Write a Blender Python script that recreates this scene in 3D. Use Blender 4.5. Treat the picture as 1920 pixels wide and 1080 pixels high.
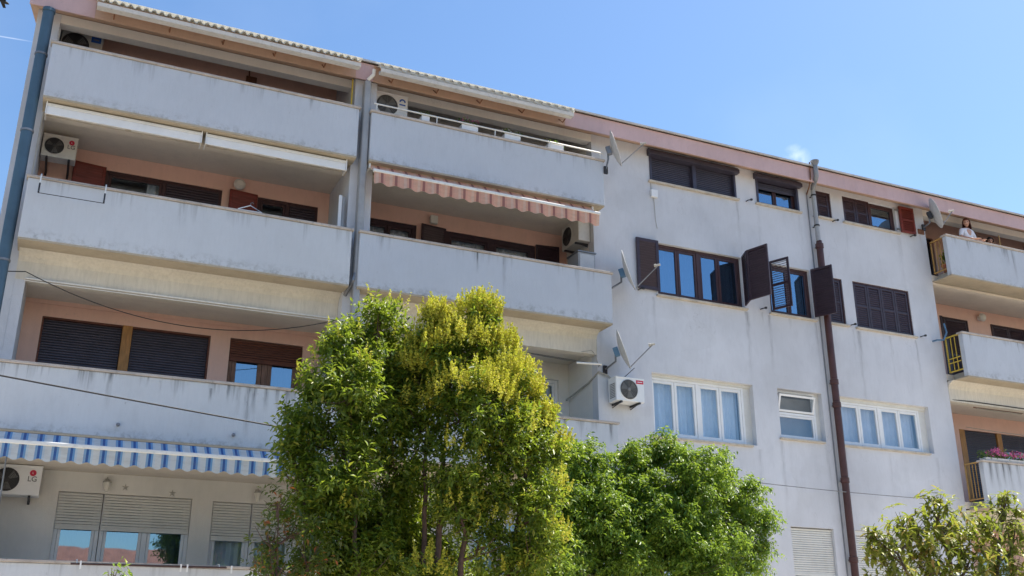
import bpy, bmesh, math, random
import numpy as np
from mathutils import Vector, Matrix

for o in list(bpy.data.objects):
    bpy.data.objects.remove(o, do_unlink=True)
scene = bpy.context.scene
COL = scene.collection
random.seed(7)
RNG = np.random.default_rng(11)

# ------------------------------------------------------------------ camera
cam_d = bpy.data.cameras.new('camera')
cam = bpy.data.objects.new('camera', cam_d)
COL.objects.link(cam)
PITCH, YAW, ROLL = math.radians(19.7207), math.radians(24.3687), math.radians(0.0944)
Fv = Vector((math.sin(YAW) * math.cos(PITCH), math.cos(YAW) * math.cos(PITCH), math.sin(PITCH)))
Rv = Vector((math.cos(YAW), -math.sin(YAW), 0))
Uv = Rv.cross(Fv)
R2 = Rv * math.cos(ROLL) + Uv * math.sin(ROLL)
U2 = -Rv * math.sin(ROLL) + Uv * math.cos(ROLL)
cam.matrix_world = Matrix(((R2.x, U2.x, -Fv.x, 0), (R2.y, U2.y, -Fv.y, 0), (R2.z, U2.z, -Fv.z, 1.6), (0, 0, 0, 1)))
cam_d.sensor_width = 36
cam_d.lens = 1898.9 * 36 / 1920
cam_d.clip_start = 0.1
cam_d.clip_end = 3000
scene.camera = cam

# ------------------------------------------------------------------ sky and sun
SUN_AZ = math.radians(87)       # measured from +Y (behind the building) towards +X
SUN_EL = math.radians(60)
SKY_STRENGTH = 0.092
world = bpy.data.worlds.new('World')
scene.world = world
world.use_nodes = True
wn, wl = world.node_tree.nodes, world.node_tree.links
bg = wn['Background']
sky = wn.new('ShaderNodeTexSky')
sky.sky_type = 'NISHITA'
sky.sun_disc = False
sky.sun_elevation = SUN_EL
sky.sun_rotation = SUN_AZ
sky.air_density = 1.1
sky.dust_density = 0.7
sky.ozone_density = 2.4
sky.altitude = 50
# a small wisp of cloud over the roof and a faint condensation trail, both part of the sky
tc = wn.new('ShaderNodeTexCoord')


def wmath(op, a, b=None, clamp=False):
    n = wn.new('ShaderNodeMath')
    n.operation = op
    n.use_clamp = clamp
    for i, v in enumerate((a, b)):
        if v is None:
            continue
        if isinstance(v, (int, float)):
            n.inputs[i].default_value = v
        else:
            wl.new(v, n.inputs[i])
    return n.outputs[0]


def wdot(vec):
    n = wn.new('ShaderNodeVectorMath')
    n.operation = 'DOT_PRODUCT'
    wl.new(tc.outputs['Generated'], n.inputs[0])
    n.inputs[1].default_value = vec
    return n.outputs['Value']


cn = wn.new('ShaderNodeTexNoise')
cn.inputs['Scale'].default_value = 38
cn.inputs['Detail'].default_value = 7
cn.inputs['Distortion'].default_value = 0.6
wl.new(tc.outputs['Generated'], cn.inputs['Vector'])
cdot = wdot((0.59793, 0.67157, 0.43758))
cmask = wmath('MULTIPLY', wmath('SUBTRACT', cdot, 0.99988), 1 / 0.00018, True)
cloud1 = wmath('MULTIPLY', cmask, wmath('MULTIPLY', wmath('SUBTRACT', cn.outputs['Fac'], 0.44), 3.0, True), True)
cn2 = wn.new('ShaderNodeTexNoise')
cn2.inputs['Scale'].default_value = 3.2
cn2.inputs['Detail'].default_value = 6
wl.new(tc.outputs['Generated'], cn2.inputs['Vector'])
veil = wmath('MULTIPLY', wmath('SUBTRACT', cn2.outputs['Fac'], 0.5), 0.55, True)
# trail: a thin great-circle band
ta, tb = Vector((-0.0932, 0.86263, 0.49717)), Vector((-0.06836, 0.86373, 0.49929))
tn = ta.cross(tb).normalized()
tdist = wmath('ABSOLUTE', wdot(tn))
tband = wmath('SUBTRACT', 1.0, wmath('DIVIDE', tdist, 0.0008), True)
tlen = wmath('MULTIPLY', wmath('SUBTRACT', 0.0, wmath('SUBTRACT', wdot((1, 0, 0)), -0.066)), 60, True)
tband = wmath('MULTIPLY', wmath('MULTIPLY', tband, tlen), 0.2)
tband = wmath('MULTIPLY', tband, wmath('MULTIPLY', wdot((0, 1, 0)), 3.0, True))
cl = wmath('MAXIMUM', wmath('MAXIMUM', wmath('MULTIPLY', cloud1, 0.55), tband), wmath('MULTIPLY', veil, 0.3))
wmix = wn.new('ShaderNodeMix')
wmix.data_type = 'RGBA'
wl.new(cl, wmix.inputs['Factor'])
hs = wn.new('ShaderNodeHueSaturation')      # a clear, saturated summer sky, all round alike
hs.inputs['Saturation'].default_value = 1.14
hs.inputs['Value'].default_value = 1.04
wl.new(sky.outputs['Color'], hs.inputs['Color'])
wl.new(hs.outputs['Color'], wmix.inputs['A'])
wmix.inputs['B'].default_value = (11, 11.1, 11.3, 1)
wl.new(wmix.outputs['Result'], bg.inputs['Color'])
bg.inputs['Strength'].default_value = SKY_STRENGTH

sun_d = bpy.data.lights.new('sun', 'SUN')
sun_d.energy = 5.0
sun_d.angle = math.radians(0.53)
sun_d.color = (1.0, 0.93, 0.82)
sun = bpy.data.objects.new('sun', sun_d)
COL.objects.link(sun)
sdir = Vector((math.sin(SUN_AZ) * math.cos(SUN_EL), math.cos(SUN_AZ) * math.cos(SUN_EL), math.sin(SUN_EL)))
sun.rotation_euler = (-sdir).to_track_quat('-Z', 'Y').to_euler()
sun.location = sdir * 60

scene.view_settings.view_transform = 'Standard'
scene.view_settings.look = 'None'
scene.view_settings.exposure = 1.1
scene.view_settings.gamma = 1
scene.render.engine = 'CYCLES'

# ------------------------------------------------------------------ materials
MATS = {}


class NT:
    def __init__(self, name):
        self.m = bpy.data.materials.new(name)
        self.m.use_nodes = True
        self.n = self.m.node_tree.nodes
        self.l = self.m.node_tree.links
        self.b = self.n['Principled BSDF']

    def new(self, t, **kw):
        x = self.n.new(t)
        for k, v in kw.items():
            setattr(x, k, v)
        return x

    def put(self, sock, v):
        if isinstance(v, bpy.types.NodeSocket):
            self.l.new(v, sock)
        elif v is not None:
            if hasattr(sock.default_value, '__len__') and not isinstance(v, (int, float)):
                v = tuple(v)
                if len(v) == 3 and len(sock.default_value) == 4:
                    v = v + (1,)
            sock.default_value = v

    def math(self, op, a, b=None, c=None, clamp=False):
        x = self.new('ShaderNodeMath', operation=op, use_clamp=clamp)
        for i, v in enumerate((a, b, c)):
            if v is not None:
                self.put(x.inputs[i], v)
        return x.outputs[0]

    def noise(self, vec, scale, detail=4, rough=.55, dist=0):
        x = self.new('ShaderNodeTexNoise')
        x.inputs['Scale'].default_value = scale
        x.inputs['Detail'].default_value = detail
        x.inputs['Roughness'].default_value = rough
        x.inputs['Distortion'].default_value = dist
        if vec is not None:
            self.l.new(vec, x.inputs['Vector'])
        return x.outputs['Fac']

    def mapping(self, vec, scale):
        x = self.new('ShaderNodeVectorMath', operation='MULTIPLY')
        self.l.new(vec, x.inputs[0])
        x.inputs[1].default_value = scale
        return x.outputs[0]

    def pos(self):
        return self.new('ShaderNodeNewGeometry').outputs['Position']

    def obj(self):
        return self.new('ShaderNodeTexCoord').outputs['Object']

    def sep(self, v):
        x = self.new('ShaderNodeSeparateXYZ')
        self.l.new(v, x.inputs[0])
        return x.outputs

    def mix(self, fac, a, b, mode='MIX'):
        x = self.new('ShaderNodeMix', data_type='RGBA', blend_type=mode)
        self.put(x.inputs['Factor'], fac)
        self.put(x.inputs['A'], a)
        self.put(x.inputs['B'], b)
        return x.outputs['Result']

    def ramp(self, v, lo, hi, a=0., b=1.):
        x = self.new('ShaderNodeMapRange')
        x.clamp = True
        self.put(x.inputs['Value'], v)
        for k, q in zip(('From Min', 'From Max', 'To Min', 'To Max'), (lo, hi, a, b)):
            self.put(x.inputs[k], q)
        return x.outputs[0]

    def bump(self, h, strength, dist=.01):
        x = self.new('ShaderNodeBump')
        x.inputs['Strength'].default_value = strength
        x.inputs['Distance'].default_value = dist
        self.l.new(h, x.inputs['Height'])
        self.l.new(x.outputs[0], self.b.inputs['Normal'])

    def set(self, **kw):
        for k, v in kw.items():
            self.put(self.b.inputs[k.replace('_', ' ')], v)


def M(name, col, rough=.6, var=.18, vscale=2.5, bump=0., bscale=60, metal=0., stretch=(1, 1, 1), dirt=0., spec=.4):
    t = NT(name)
    p = t.mapping(t.pos(), stretch)
    n = t.noise(p, vscale, 5)
    c = t.mix(t.ramp(n, .3, .7), [v * (1 - var) for v in col], [min(1, v * (1 + var)) for v in col])
    if dirt:
        d = t.ramp(t.noise(p, vscale * 3.7, 7, .7), .52, .75)
        c = t.mix(t.math('MULTIPLY', d, dirt), c, [v * .35 for v in col])
    t.set(Base_Color=c, Roughness=rough, Metallic=metal)
    t.b.inputs['Specular IOR Level'].default_value = spec
    if bump:
        t.bump(t.noise(p, bscale, 3), bump)
    MATS[name] = t.m
    return t.m


def streaks(t, drips, wob=.055, gain=.8):
    """rain streaks with a fixed place: (x, z of the top, length, half width, strength)"""
    p = t.pos()
    s = t.sep(p)
    x = t.math('MULTIPLY_ADD', t.noise(t.mapping(p, (1.5, 1, 1.5)), 2.2, 3), wob * 2, s[0])
    tot = None
    for (dx, dz, ln, w, st) in drips:
        a = t.math('ABSOLUTE', t.math('SUBTRACT', x, dx + wob))
        a = t.math('MULTIPLY_ADD', a, -1 / (w * 1.7), 1.0, clamp=True)
        b = t.ramp(s[2], dz - ln, dz, 0, st * gain)
        a = t.math('MULTIPLY', a, b)
        a = t.math('MULTIPLY', a, t.math('LESS_THAN', s[2], dz))
        tot = a if tot is None else t.math('MAXIMUM', tot, a)
    rag = t.ramp(t.noise(t.mapping(p, (16, 1, 1.6)), 1.0, 5, .65), .36, .64, .05, 1)
    return t.math('MULTIPLY', tot, rag)


def plaster(name, col, drips=(), grime=.5, scratch=.5, top_z=None, rust=()):
    t = NT(name)
    p = t.pos()
    big = t.noise(p, .55, 5, .6)
    c = t.mix(t.ramp(big, .3, .7), [v * .88 for v in col], [min(1, v * 1.08) for v in col])
    fine = t.noise(t.mapping(p, (22, 22, 3.5)), 1.0, 5, .65)
    c = t.mix(t.math('MULTIPLY', t.ramp(fine, .42, .72), scratch * .5), c, [v * .62 for v in col])
    patch = t.ramp(t.noise(t.mapping(p, (2.2, 2.2, .9)), 1.6, 7, .7), .5, .74)
    c = t.mix(t.math('MULTIPLY', patch, grime * .45), c, (col[0] * .55, col[1] * .55, col[2] * .57))
    # old repairs: areas of slightly different render with a crisp edge, and hairline cracks
    rp = t.ramp(t.noise(t.mapping(p, (.8, .8, 1.1)), 1.0, 2, .4), .60, .606)
    c = t.mix(t.math('MULTIPLY', rp, .10), c, (col[0] * .75, col[1] * .74, col[2] * .70))
    vor = t.new('ShaderNodeTexVoronoi', feature='DISTANCE_TO_EDGE')
    vor.inputs['Scale'].default_value = .55
    wv = t.new('ShaderNodeVectorMath', operation='ADD')
    t.l.new(p, wv.inputs[0])
    nv = t.new('ShaderNodeTexNoise')
    nv.inputs['Scale'].default_value = 2.5
    nv.inputs['Detail'].default_value = 6
    t.l.new(p, nv.inputs['Vector'])
    t.l.new(nv.outputs['Color'], wv.inputs[1])
    t.l.new(wv.outputs[0], vor.inputs['Vector'])
    ck = t.ramp(vor.outputs['Distance'], .0, .004, 1, 0)
    ck = t.math('MULTIPLY', ck, t.ramp(t.noise(p, .8, 2), .52, .62))
    c = t.mix(t.math('MULTIPLY', ck, .2), c, (.16, .155, .15))
    if top_z == 'object':
        oi = t.new('ShaderNodeObjectInfo').outputs['Random']
        c = t.mix(.55, c, t.mix(oi, (col[0] * .86, col[1] * .89, col[2] * .94), (min(1, col[0] * 1.08), min(1, col[1] * 1.06), min(1, col[2] * 1.0))))
    if drips:
        c = t.mix(streaks(t, drips, .03, 1.35) if top_z else streaks(t, drips), c, (.085, .088, .095))
    if rust:
        c = t.mix(streaks(t, rust, .02), c, (.30, .12, .05))
    if top_z == 'object':
        # weathering that runs down from the coping and creeps up from the lower edge
        o = t.sep(t.obj())
        s = t.sep(p)
        depth = t.math('MULTIPLY', o[2], -1.0)
        ln = t.ramp(t.noise(t.mapping(p, (5.5, 0, .05)), 1.0, 4, .6), .42, .78, 0.0, .62)
        run = t.ramp(t.math('DIVIDE', depth, t.math('ADD', ln, .001)), 0.0, 1.0, 1.0, 0.0)
        run = t.math('MULTIPLY', run, t.ramp(t.noise(t.mapping(p, (21, 0, .5)), 1.0, 4, .7), .40, .66))
        run = t.math('MULTIPLY', run, t.ramp(ln, .05, .3))
        c = t.mix(t.math('MULTIPLY', run, grime), c, (.085, .088, .095))
        low = t.ramp(depth, .84, 1.0, 0, 1)
        low = t.math('MULTIPLY', low, t.ramp(t.noise(t.mapping(p, (7, 1, 7)), 1.4, 6, .7), .46, .72))
        c = t.mix(t.math('MULTIPLY', low, .5), c, (.09, .085, .075))
        spots = t.ramp(t.noise(t.mapping(p, (9, 1, 5)), 1.2, 8, .75), .63, .72)
        c = t.mix(t.math('MULTIPLY', spots, grime * .45), c, (.16, .16, .17))
    t.set(Base_Color=c, Roughness=.92)
    t.b.inputs['Specular IOR Level'].default_value = .15
    h = t.math('ADD', t.noise(t.mapping(p, (60, 60, 11 if scratch > .3 else 45)), 1.0, 4, .6), t.math('MULTIPLY', t.noise(p, 170, 2), .5))
    t.bump(h, .45 * (scratch + .3), .02)
    MATS[name] = t.m
    return t.m


DRIPS_C = [(10.66, 8.40, 1.5, .035, .55), (12.97, 8.40, 1.6, .04, .7), (13.55, 8.40, 1.3, .035, .75), (14.12, 8.40, .8, .03, .5),
           (14.82, 8.40, 1.2, .04, .6), (15.86, 8.38, 1.1, .03, .55), (16.02, 8.36, 1.9, .045, .85), (16.95, 8.36, 1.2, .03, .6),
           (17.72, 8.36, 1.5, .035, .65), (10.72, 10.95, 1.2, .03, .35), (12.95, 10.95, 1.5, .04, .55), (13.5, 10.95, 1.2, .03, .5),
           (14.66, 10.95, 1.3, .035, .4), (17.62, 10.95, 1.5, .05, .45), (16.0, 10.95, 1.0, .03, .4), (13.6, 5.68, 1.7, .04, .5),
           (14.78, 5.68, 1.4, .04, .45), (13.02, 5.46, 1.3, .04, .45), (15.27, 5.66, 1.3, .03, .4), (16.5, 5.66, 1.0, .04, .3),
           (17.85, 5.66, 1.6, .04, .4), (9.40, 7.9, 1.1, .03, .5), (13.39, 8.44, .25, .02, .8), (10.76, 10.62, .9, .025, .4)]
DRIPS_P = [(4.72, 8.49, .30, .03, .7), (6.55, 8.49, .45, .022, .9), (7.08, 8.49, .8, .03, .6), (8.62, 8.49, .6, .03, .4), (1.35, 8.49, .5, .05, .5), (1.2, 10.9, .15, .02, .7), (2.1, 10.9, .2, .02, .6),
           (3.3, 10.9, .25, .025, .7), (3.95, 8.49, .3, .04, .4)]
DRIPS_S = [(.34, 5.54, .22, .018, .9), (.61, 5.54, .6, .028, .95), (1.14, 5.54, .18, .02, .9), (1.33, 5.50, .22, .015, .7), (2.09, 5.46, .25, .02, .9), (2.36, 5.54, .35, .02, .8), (2.51, 5.54, .5, .03, .7), (2.67, 5.54, .85, .04, .95),
           (2.76, 5.54, .5, .03, .8), (2.95, 5.54, .45, .03, .7), (3.12, 5.54, .35, .025, .7), (3.28, 5.54, .6, .04, .7), (8.3, 5.54, .3, .03, .9), (9.25, 5.54, .4, .03, .9),
           (19.25, 10.9, .3, .03, .8), (20.55, 10.9, .45, .04, .8), (20.75, 10.9, .9, .04, .7), (18.82, 5.54, .6, .05, .9), (19.02, 5.54, .7, .05, .8), (19.22, 5.54, .55, .05, .9), (19.42, 5.54, .75, .06, .8), (19.7, 5.54, .6, .05, .9), (20.1, 5.54, .7, .06, .7)]
plaster('plaster_wall', (.62, .636, .68), DRIPS_C, .5, .2, rust=[(9.435, 8.15, .75, .022, .9), (18.33, 11.10, .5, .03, .5), (9.33, 10.62, .3, .02, .6)])
plaster('plaster_parapet', (.575, .605, .655), DRIPS_P, .45, .42, 'object')
plaster('plaster_parapet_streaked', (.575, .605, .655), DRIPS_S, .95, .45, 'object')
plaster('plaster_beam', (.71, .67, .59), (), .5, .8)
plaster('pink_wall', (.83, .55, .45), (), .35, .25)
plaster('pink_fascia', (.60, .43, .43), (), .6, .2)
plaster('orange_soffit', (.55, .38, .29), (), .6, .2)
plaster('cream_wall', (.76, .74, .70), (), .25, .2)
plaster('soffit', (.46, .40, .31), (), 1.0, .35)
plaster('ceiling_paint', (.78, .71, .62), (), .5, .2)
M('coping_stone', (.47, .42, .38), .8, .18, 3, .3, 60, dirt=.7)
M('sill_stone', (.50, .45, .38), .8, .18, 4, .3, 60, dirt=.5)
M('roof_sheet', (.55, .53, .50), .7, .2, 1.5, .2, 30, dirt=.4)
M('roof_tile', (.36, .13, .08), .8, .25, 3, .3, 25, dirt=.4)
M('white_metal', (.74, .74, .72), .45, .06, 4, dirt=.35)
M('gutter_metal', (.55, .55, .55), .5, .1, 4, dirt=.5)
M('white_plastic', (.78, .79, .80), .35, .04, 4, dirt=.08)
M('roller_white', (.66, .66, .63), .5, .06, 4, dirt=.15)
M('dark_roller', (.050, .046, .070), .36, .15, 5)
M('dark_wood', (.040, .024, .034), .36, .25, 4, .25, 40, stretch=(1, 1, 6))
M('frame_wood', (.058, .026, .028), .42, .25, 4, .2, 40, stretch=(4, 4, 1))
M('red_wood', (.17, .030, .022), .5, .25, 4, .2, 40, stretch=(1, 1, 6))
M('worn_wood', (.22, .13, .095), .8, .35, 6, .5, 40, stretch=(8, 8, 1), dirt=.6)
M('shutter_wood', (.13, .045, .028), .65, .3, 6, .3, 40, stretch=(1, 1, 8), dirt=.3)
M('orange_wood', (.40, .19, .055), .5, .25, 5, .25, 40, stretch=(8, 8, 1))
M('blue_pipe', (.06, .115, .17), .5, .12, 2, metal=.1, dirt=.25)
M('grey_pipe', (.33, .335, .345), .45, .15, 2, metal=.1, dirt=.25)
M('brown_pipe', (.075, .030, .026), .4, .25, 3, dirt=.3)
M('zinc', (.24, .25, .27), .5, .2, 4, metal=.6, dirt=.4)
M('dark_metal', (.03, .03, .035), .5, .2, 5)
M('rust', (.17, .075, .04), .85, .4, 8, .4, 50)
M('ac_casing', (.62, .60, .55), .45, .06, 4, dirt=.25)
M('ac_dark', (.05, .05, .053), .5, .1, 5)
M('ac_fan', (.20, .20, .195), .5, .1, 5)
M('logo_red', (.55, .02, .06), .4, .05, 5)
M('logo_blue', (.03, .12, .45), .4, .05, 5)
M('logo_grey', (.10, .10, .11), .4, .05, 5)
M('dish_paint', (.52, .53, .54), .45, .08, 5, dirt=.3)
M('dish_bracket', (.10, .20, .32), .5, .15, 5)
M('yellow_paint', (.58, .42, .06), .45, .15, 6, dirt=.25)
M('ochre_paint', (.42, .25, .08), .55, .2, 6, dirt=.45)
M('cable', (.022, .022, .024), .6, .1, 5)
M('cable_pale', (.42, .40, .36), .6, .1, 5)
M('lamp_glass', (.72, .69, .62), .35, .05, 5)
M('interior', (.30, .27, .24), .9, .2, 1.5)
M('curtain', (.66, .71, .76), .85, .06, 6)
M('curtain_grey', (.62, .63, .68), .85, .06, 6)
M('curtain_green', (.03, .30, .22), .8, .2, 6)
M('bark', (.125, .085, .065), .9, .35, 12, .8, 60, stretch=(3, 3, 1))
M('bark_red', (.12, .075, .058), .9, .35, 12, .8, 60, stretch=(3, 3, 1))
M('asphalt', (.16, .155, .15), .9, .2, 1.2, .4, 90)
M('paving', (.40, .35, .28), .9, .18, 1.2, .3, 60)
M('bounce_paving', (.52, .46, .37), .9, .15, 1.2, .3, 60)
M('soil', (.16, .13, .07), .95, .3, 4, .6, 30)
M('kerb', (.42, .40, .36), .85, .15, 3, .3, 40)
M('skin', (.58, .33, .24), .5, .06, 9)
M('hair_red', (.12, .040, .024), .55, .25, 30)
M('hair_dark', (.022, .016, .014), .5, .2, 30)
M('shirt', (.78, .79, .84), .85, .06, 9, .3, 60)
M('jeans', (.05, .08, .16), .85, .2, 9)
M('eye', (.03, .02, .02), .2, .05, 9)
M('pot_terracotta', (.36, .13, .07), .85, .2, 6, .2, 40)
M('petal_pink', (.70, .16, .36), .6, .25, 25)
M('petal_white', (.78, .72, .66), .6, .1, 25)
M('bird_dark', (.02, .02, .022), .7, .1, 9)
M('house_wall', (.62, .55, .44), .9, .15, 1, .2, 40)


def glass_mat(name, tint=(.66, .74, .82), refl=.24, tone=(.50, .76, 1.0)):
    t = NT(name)
    gl = t.new('ShaderNodeBsdfGlossy')
    gl.inputs['Roughness'].default_value = .015
    gl.inputs['Color'].default_value = tone + (1,)
    tr = t.new('ShaderNodeBsdfTransparent')
    tr.inputs['Color'].default_value = tint + (1,)
    fr = t.new('ShaderNodeFresnel')
    fr.inputs['IOR'].default_value = 1.6
    fac = t.math('ADD', fr.outputs[0], refl, clamp=True)
    # a pane has two faces: only the outer one mirrors, so light is not trapped inside the sheet
    fac = t.math('MULTIPLY', fac, t.math('SUBTRACT', 1.0, t.new('ShaderNodeNewGeometry').outputs['Backfacing']))
    b = t.new('ShaderNodeBump')
    b.inputs['Strength'].default_value = .05
    b.inputs['Distance'].default_value = .02
    t.l.new(t.noise(t.pos(), 2.2, 1), b.inputs['Height'])
    t.l.new(b.outputs[0], gl.inputs['Normal'])
    mx = t.new('ShaderNodeMixShader')
    t.l.new(fac, mx.inputs[0])
    t.l.new(tr.outputs[0], mx.inputs[1])
    t.l.new(gl.outputs[0], mx.inputs[2])
    t.l.new(mx.outputs[0], t.n['Material Output'].inputs['Surface'])
    MATS[name] = t.m


glass_mat('glass', (.92, .95, .97), .10, (.66, .82, 1.0))
glass_mat('glass_mirror', (.5, .56, .62), .34)


def translucent_mat(name, col, f):
    t = NT(name)
    t.set(Base_Color=col, Roughness=.4)
    tl = t.new('ShaderNodeBsdfTranslucent')
    tl.inputs['Color'].default_value = col + (1,)
    mx = t.new('ShaderNodeMixShader')
    mx.inputs[0].default_value = f
    t.l.new(t.b.outputs[0], mx.inputs[1])
    t.l.new(tl.outputs[0], mx.inputs[2])
    t.l.new(mx.outputs[0], t.n['Material Output'].inputs['Surface'])
    MATS[name] = t.m


translucent_mat('canopy_sheet', (.80, .79, .74), .45)


def stripe_mat(name, period, stops, phase=0.):
    """woven awning cloth: stripes across X"""
    t = NT(name)
    x = t.sep(t.pos())[0]
    u = t.math('FRACT', t.math('DIVIDE', t.math('ADD', x, phase), period))
    r = t.new('ShaderNodeValToRGB')
    r.color_ramp.interpolation = 'CONSTANT'
    el = r.color_ramp.elements
    el[0].position, el[0].color = stops[0][0], stops[0][1] + (1,)
    el[1].position, el[1].color = stops[1][0], stops[1][1] + (1,)
    for p_, c_ in stops[2:]:
        e = el.new(p_)
        e.color = c_ + (1,)
    t.l.new(u, r.inputs[0])
    dirt = t.ramp(t.noise(t.mapping(t.pos(), (3, 3, 9)), 1.5, 6, .7), .45, .75, 0, .35)
    c = t.mix(dirt, r.outputs[0], (.25, .22, .19))
    t.set(Base_Color=c, Roughness=.9)
    tl = t.new('ShaderNodeBsdfTranslucent')
    t.l.new(c, tl.inputs['Color'])
    mx = t.new('ShaderNodeMixShader')
    mx.inputs[0].default_value = .25
    t.l.new(t.b.outputs[0], mx.inputs[1])
    t.l.new(tl.outputs[0], mx.inputs[2])
    t.l.new(mx.outputs[0], t.n['Material Output'].inputs['Surface'])
    MATS[name] = t.m


stripe_mat('awning_blue', .2115, [(0, (.60, .64, .66)), (.40, (.22, .37, .58)), (.56, (.035, .11, .33)), (.72, (.15, .33, .60)), (.86, (.52, .62, .70))], .13)
stripe_mat('awning_orange', .263, [(0, (.74, .43, .32)), (.30, (.74, .50, .39)), (.50, (.72, .40, .30)), (.66, (.36, .16, .14)), (.84, (.72, .38, .29))], .05)


def leaf_mat(name, ca, cb, cc=None, trans=.35, rough=.42):
    t = NT(name)
    at = t.new('ShaderNodeAttribute', attribute_name='rnd')
    f = at.outputs['Fac']
    c = t.mix(t.ramp(f, 0, .85), ca, cb)
    if cc:
        c = t.mix(t.ramp(f, .86, .95), c, cc)
    c = t.mix(t.ramp(t.noise(t.pos(), 1.3, 3), .35, .65, 0, .35), c, [v * .6 for v in ca])
    t.set(Base_Color=c, Roughness=rough)
    t.b.inputs['Specular IOR Level'].default_value = .5
    tl = t.new('ShaderNodeBsdfTranslucent')
    t.l.new(t.mix(.5, c, (.35, .45, .03)), tl.inputs['Color'])
    mx = t.new('ShaderNodeMixShader')
    mx.inputs[0].default_value = trans
    t.l.new(t.b.outputs[0], mx.inputs[1])
    t.l.new(tl.outputs[0], mx.inputs[2])
    t.l.new(mx.outputs[0], t.n['Material Output'].inputs['Surface'])
    MATS[name] = t.m


leaf_mat('leaf_privet', (.055, .12, .016), (.22, .29, .028), (.38, .38, .04), .46)
leaf_mat('leaf_green', (.06, .16, .024), (.22, .36, .046), (.36, .44, .055), .46)
leaf_mat('leaf_loquat', (.10, .14, .028), (.38, .37, .06), (.44, .26, .10), .42)
leaf_mat('leaf_shrub', (.03, .06, .014), (.09, .12, .02), (.45, .10, .04))
leaf_mat('leaf_flowerbox', (.05, .12, .03), (.12, .2, .05), (.2, .22, .05))
leaf_mat('panicle', (.55, .55, .05), (.78, .70, .10), (.72, .52, .10), .4, .7)

# ------------------------------------------------------------------ mesh helpers
WLOC = {}


class MB:
    def __init__(self):
        self.v, self.f = [], []

    def add(self, vs, fs):
        k = len(self.v)
        self.v += [tuple(p) for p in vs]
        self.f += [tuple(i + k for i in q) for q in fs]
        return self

    def box(self, x0, x1, y0, y1, z0, z1):
        x0, x1 = sorted((x0, x1)); y0, y1 = sorted((y0, y1)); z0, z1 = sorted((z0, z1))
        return self.add([(x0, y0, z0), (x1, y0, z0), (x1, y1, z0), (x0, y1, z0), (x0, y0, z1), (x1, y0, z1), (x1, y1, z1), (x0, y1, z1)],
                        [(0, 3, 2, 1), (4, 5, 6, 7), (0, 1, 5, 4), (1, 2, 6, 5), (2, 3, 7, 6), (3, 0, 4, 7)])

    def prism(self, prof, x0, x1):
        """profile of (y, z) extruded along X"""
        n = len(prof)
        vs = [(x0, y, z) for y, z in prof] + [(x1, y, z) for y, z in prof]
        fs = [tuple(range(n)), tuple(range(2 * n - 1, n - 1, -1))]
        fs += [(i, (i + 1) % n, n + (i + 1) % n, n + i) for i in range(n)]
        return self.add(vs, fs)

    def tube(self, pts, r, n=8, caps=True):
        pts = [Vector(p) for p in pts]
        rs = r if isinstance(r, (list, tuple)) else [r] * len(pts)
        rings = []
        prev = None
        for i, p in enumerate(pts):
            a = pts[max(0, i - 1)]
            b = pts[min(len(pts) - 1, i + 1)]
            d = (b - a).normalized()
            if prev is None:
                u = d.orthogonal().normalized()
            else:
                u = (prev - d * prev.dot(d)).normalized()
            prev = u
            w = d.cross(u)
            rings.append([p + (u * math.cos(2 * math.pi * k / n) + w * math.sin(2 * math.pi * k / n)) * rs[i] for k in range(n)])
        vs = [q for rg in rings for q in rg]
        fs = []
        for i in range(len(pts) - 1):
            for k in range(n):
                fs.append((i * n + k, i * n + (k + 1) % n, (i + 1) * n + (k + 1) % n, (i + 1) * n + k))
        if caps:
            fs.append(tuple(reversed(range(n))))
            fs.append(tuple((len(pts) - 1) * n + k for k in range(n)))
        return self.add(vs, fs)

    def lathe(self, prof, c=(0, 0, 0), axis='Z', n=20, caps=True):
        """profile of (radius, height) turned about an axis through c"""
        vs, fs = [], []
        for (r, h) in prof:
            for k in range(n):
                a = 2 * math.pi * k / n
                x, y, z = r * math.cos(a), r * math.sin(a), h
                if axis == 'Y':
                    x, y, z = x, h, y
                elif axis == 'X':
                    x, y, z = h, x, y
                vs.append((c[0] + x, c[1] + y, c[2] + z))
        for i in range(len(prof) - 1):
            for k in range(n):
                fs.append((i * n + k, i * n + (k + 1) % n, (i + 1) * n + (k + 1) % n, (i + 1) * n + k))
        if caps:
            fs.append(tuple(reversed(range(n))))
            fs.append(tuple((len(prof) - 1) * n + k for k in range(n)))
        return self.add(vs, fs)

    def xf(self, m):
        self.v = [tuple(m @ Vector(p)) for p in self.v]
        return self

    def build(self, name, mat, parent=None, origin=None, smooth=False, bevel=0, kind=None, label=None, local=False):
        base = WLOC.get(parent, Vector((0, 0, 0)))
        org = Vector(origin) if origin is not None else base
        me = bpy.data.meshes.new(name)
        vs = self.v if local else [(p[0] - org.x, p[1] - org.y, p[2] - org.z) for p in self.v]
        me.from_pydata(vs, [], self.f)
        bm = bmesh.new()
        bm.from_mesh(me)
        bmesh.ops.recalc_face_normals(bm, faces=bm.faces)
        bm.to_mesh(me)
        bm.free()
        me.materials.append(MATS[mat])
        o = bpy.data.objects.new(name, me)
        COL.objects.link(o)
        o.parent = parent
        o.location = org - base
        WLOC[o] = org
        if smooth:
            me.polygons.foreach_set('use_smooth', [True] * len(me.polygons))
            try:
                me.set_sharp_from_angle(angle=math.radians(40))
            except Exception:
                pass
        if bevel:
            b = o.modifiers.new('bevel', 'BEVEL')
            b.width = bevel
            b.segments = 2
            b.limit_method = 'ANGLE'
        if kind:
            o['kind'] = kind
        if label:
            o['label'] = label
        return o


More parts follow.
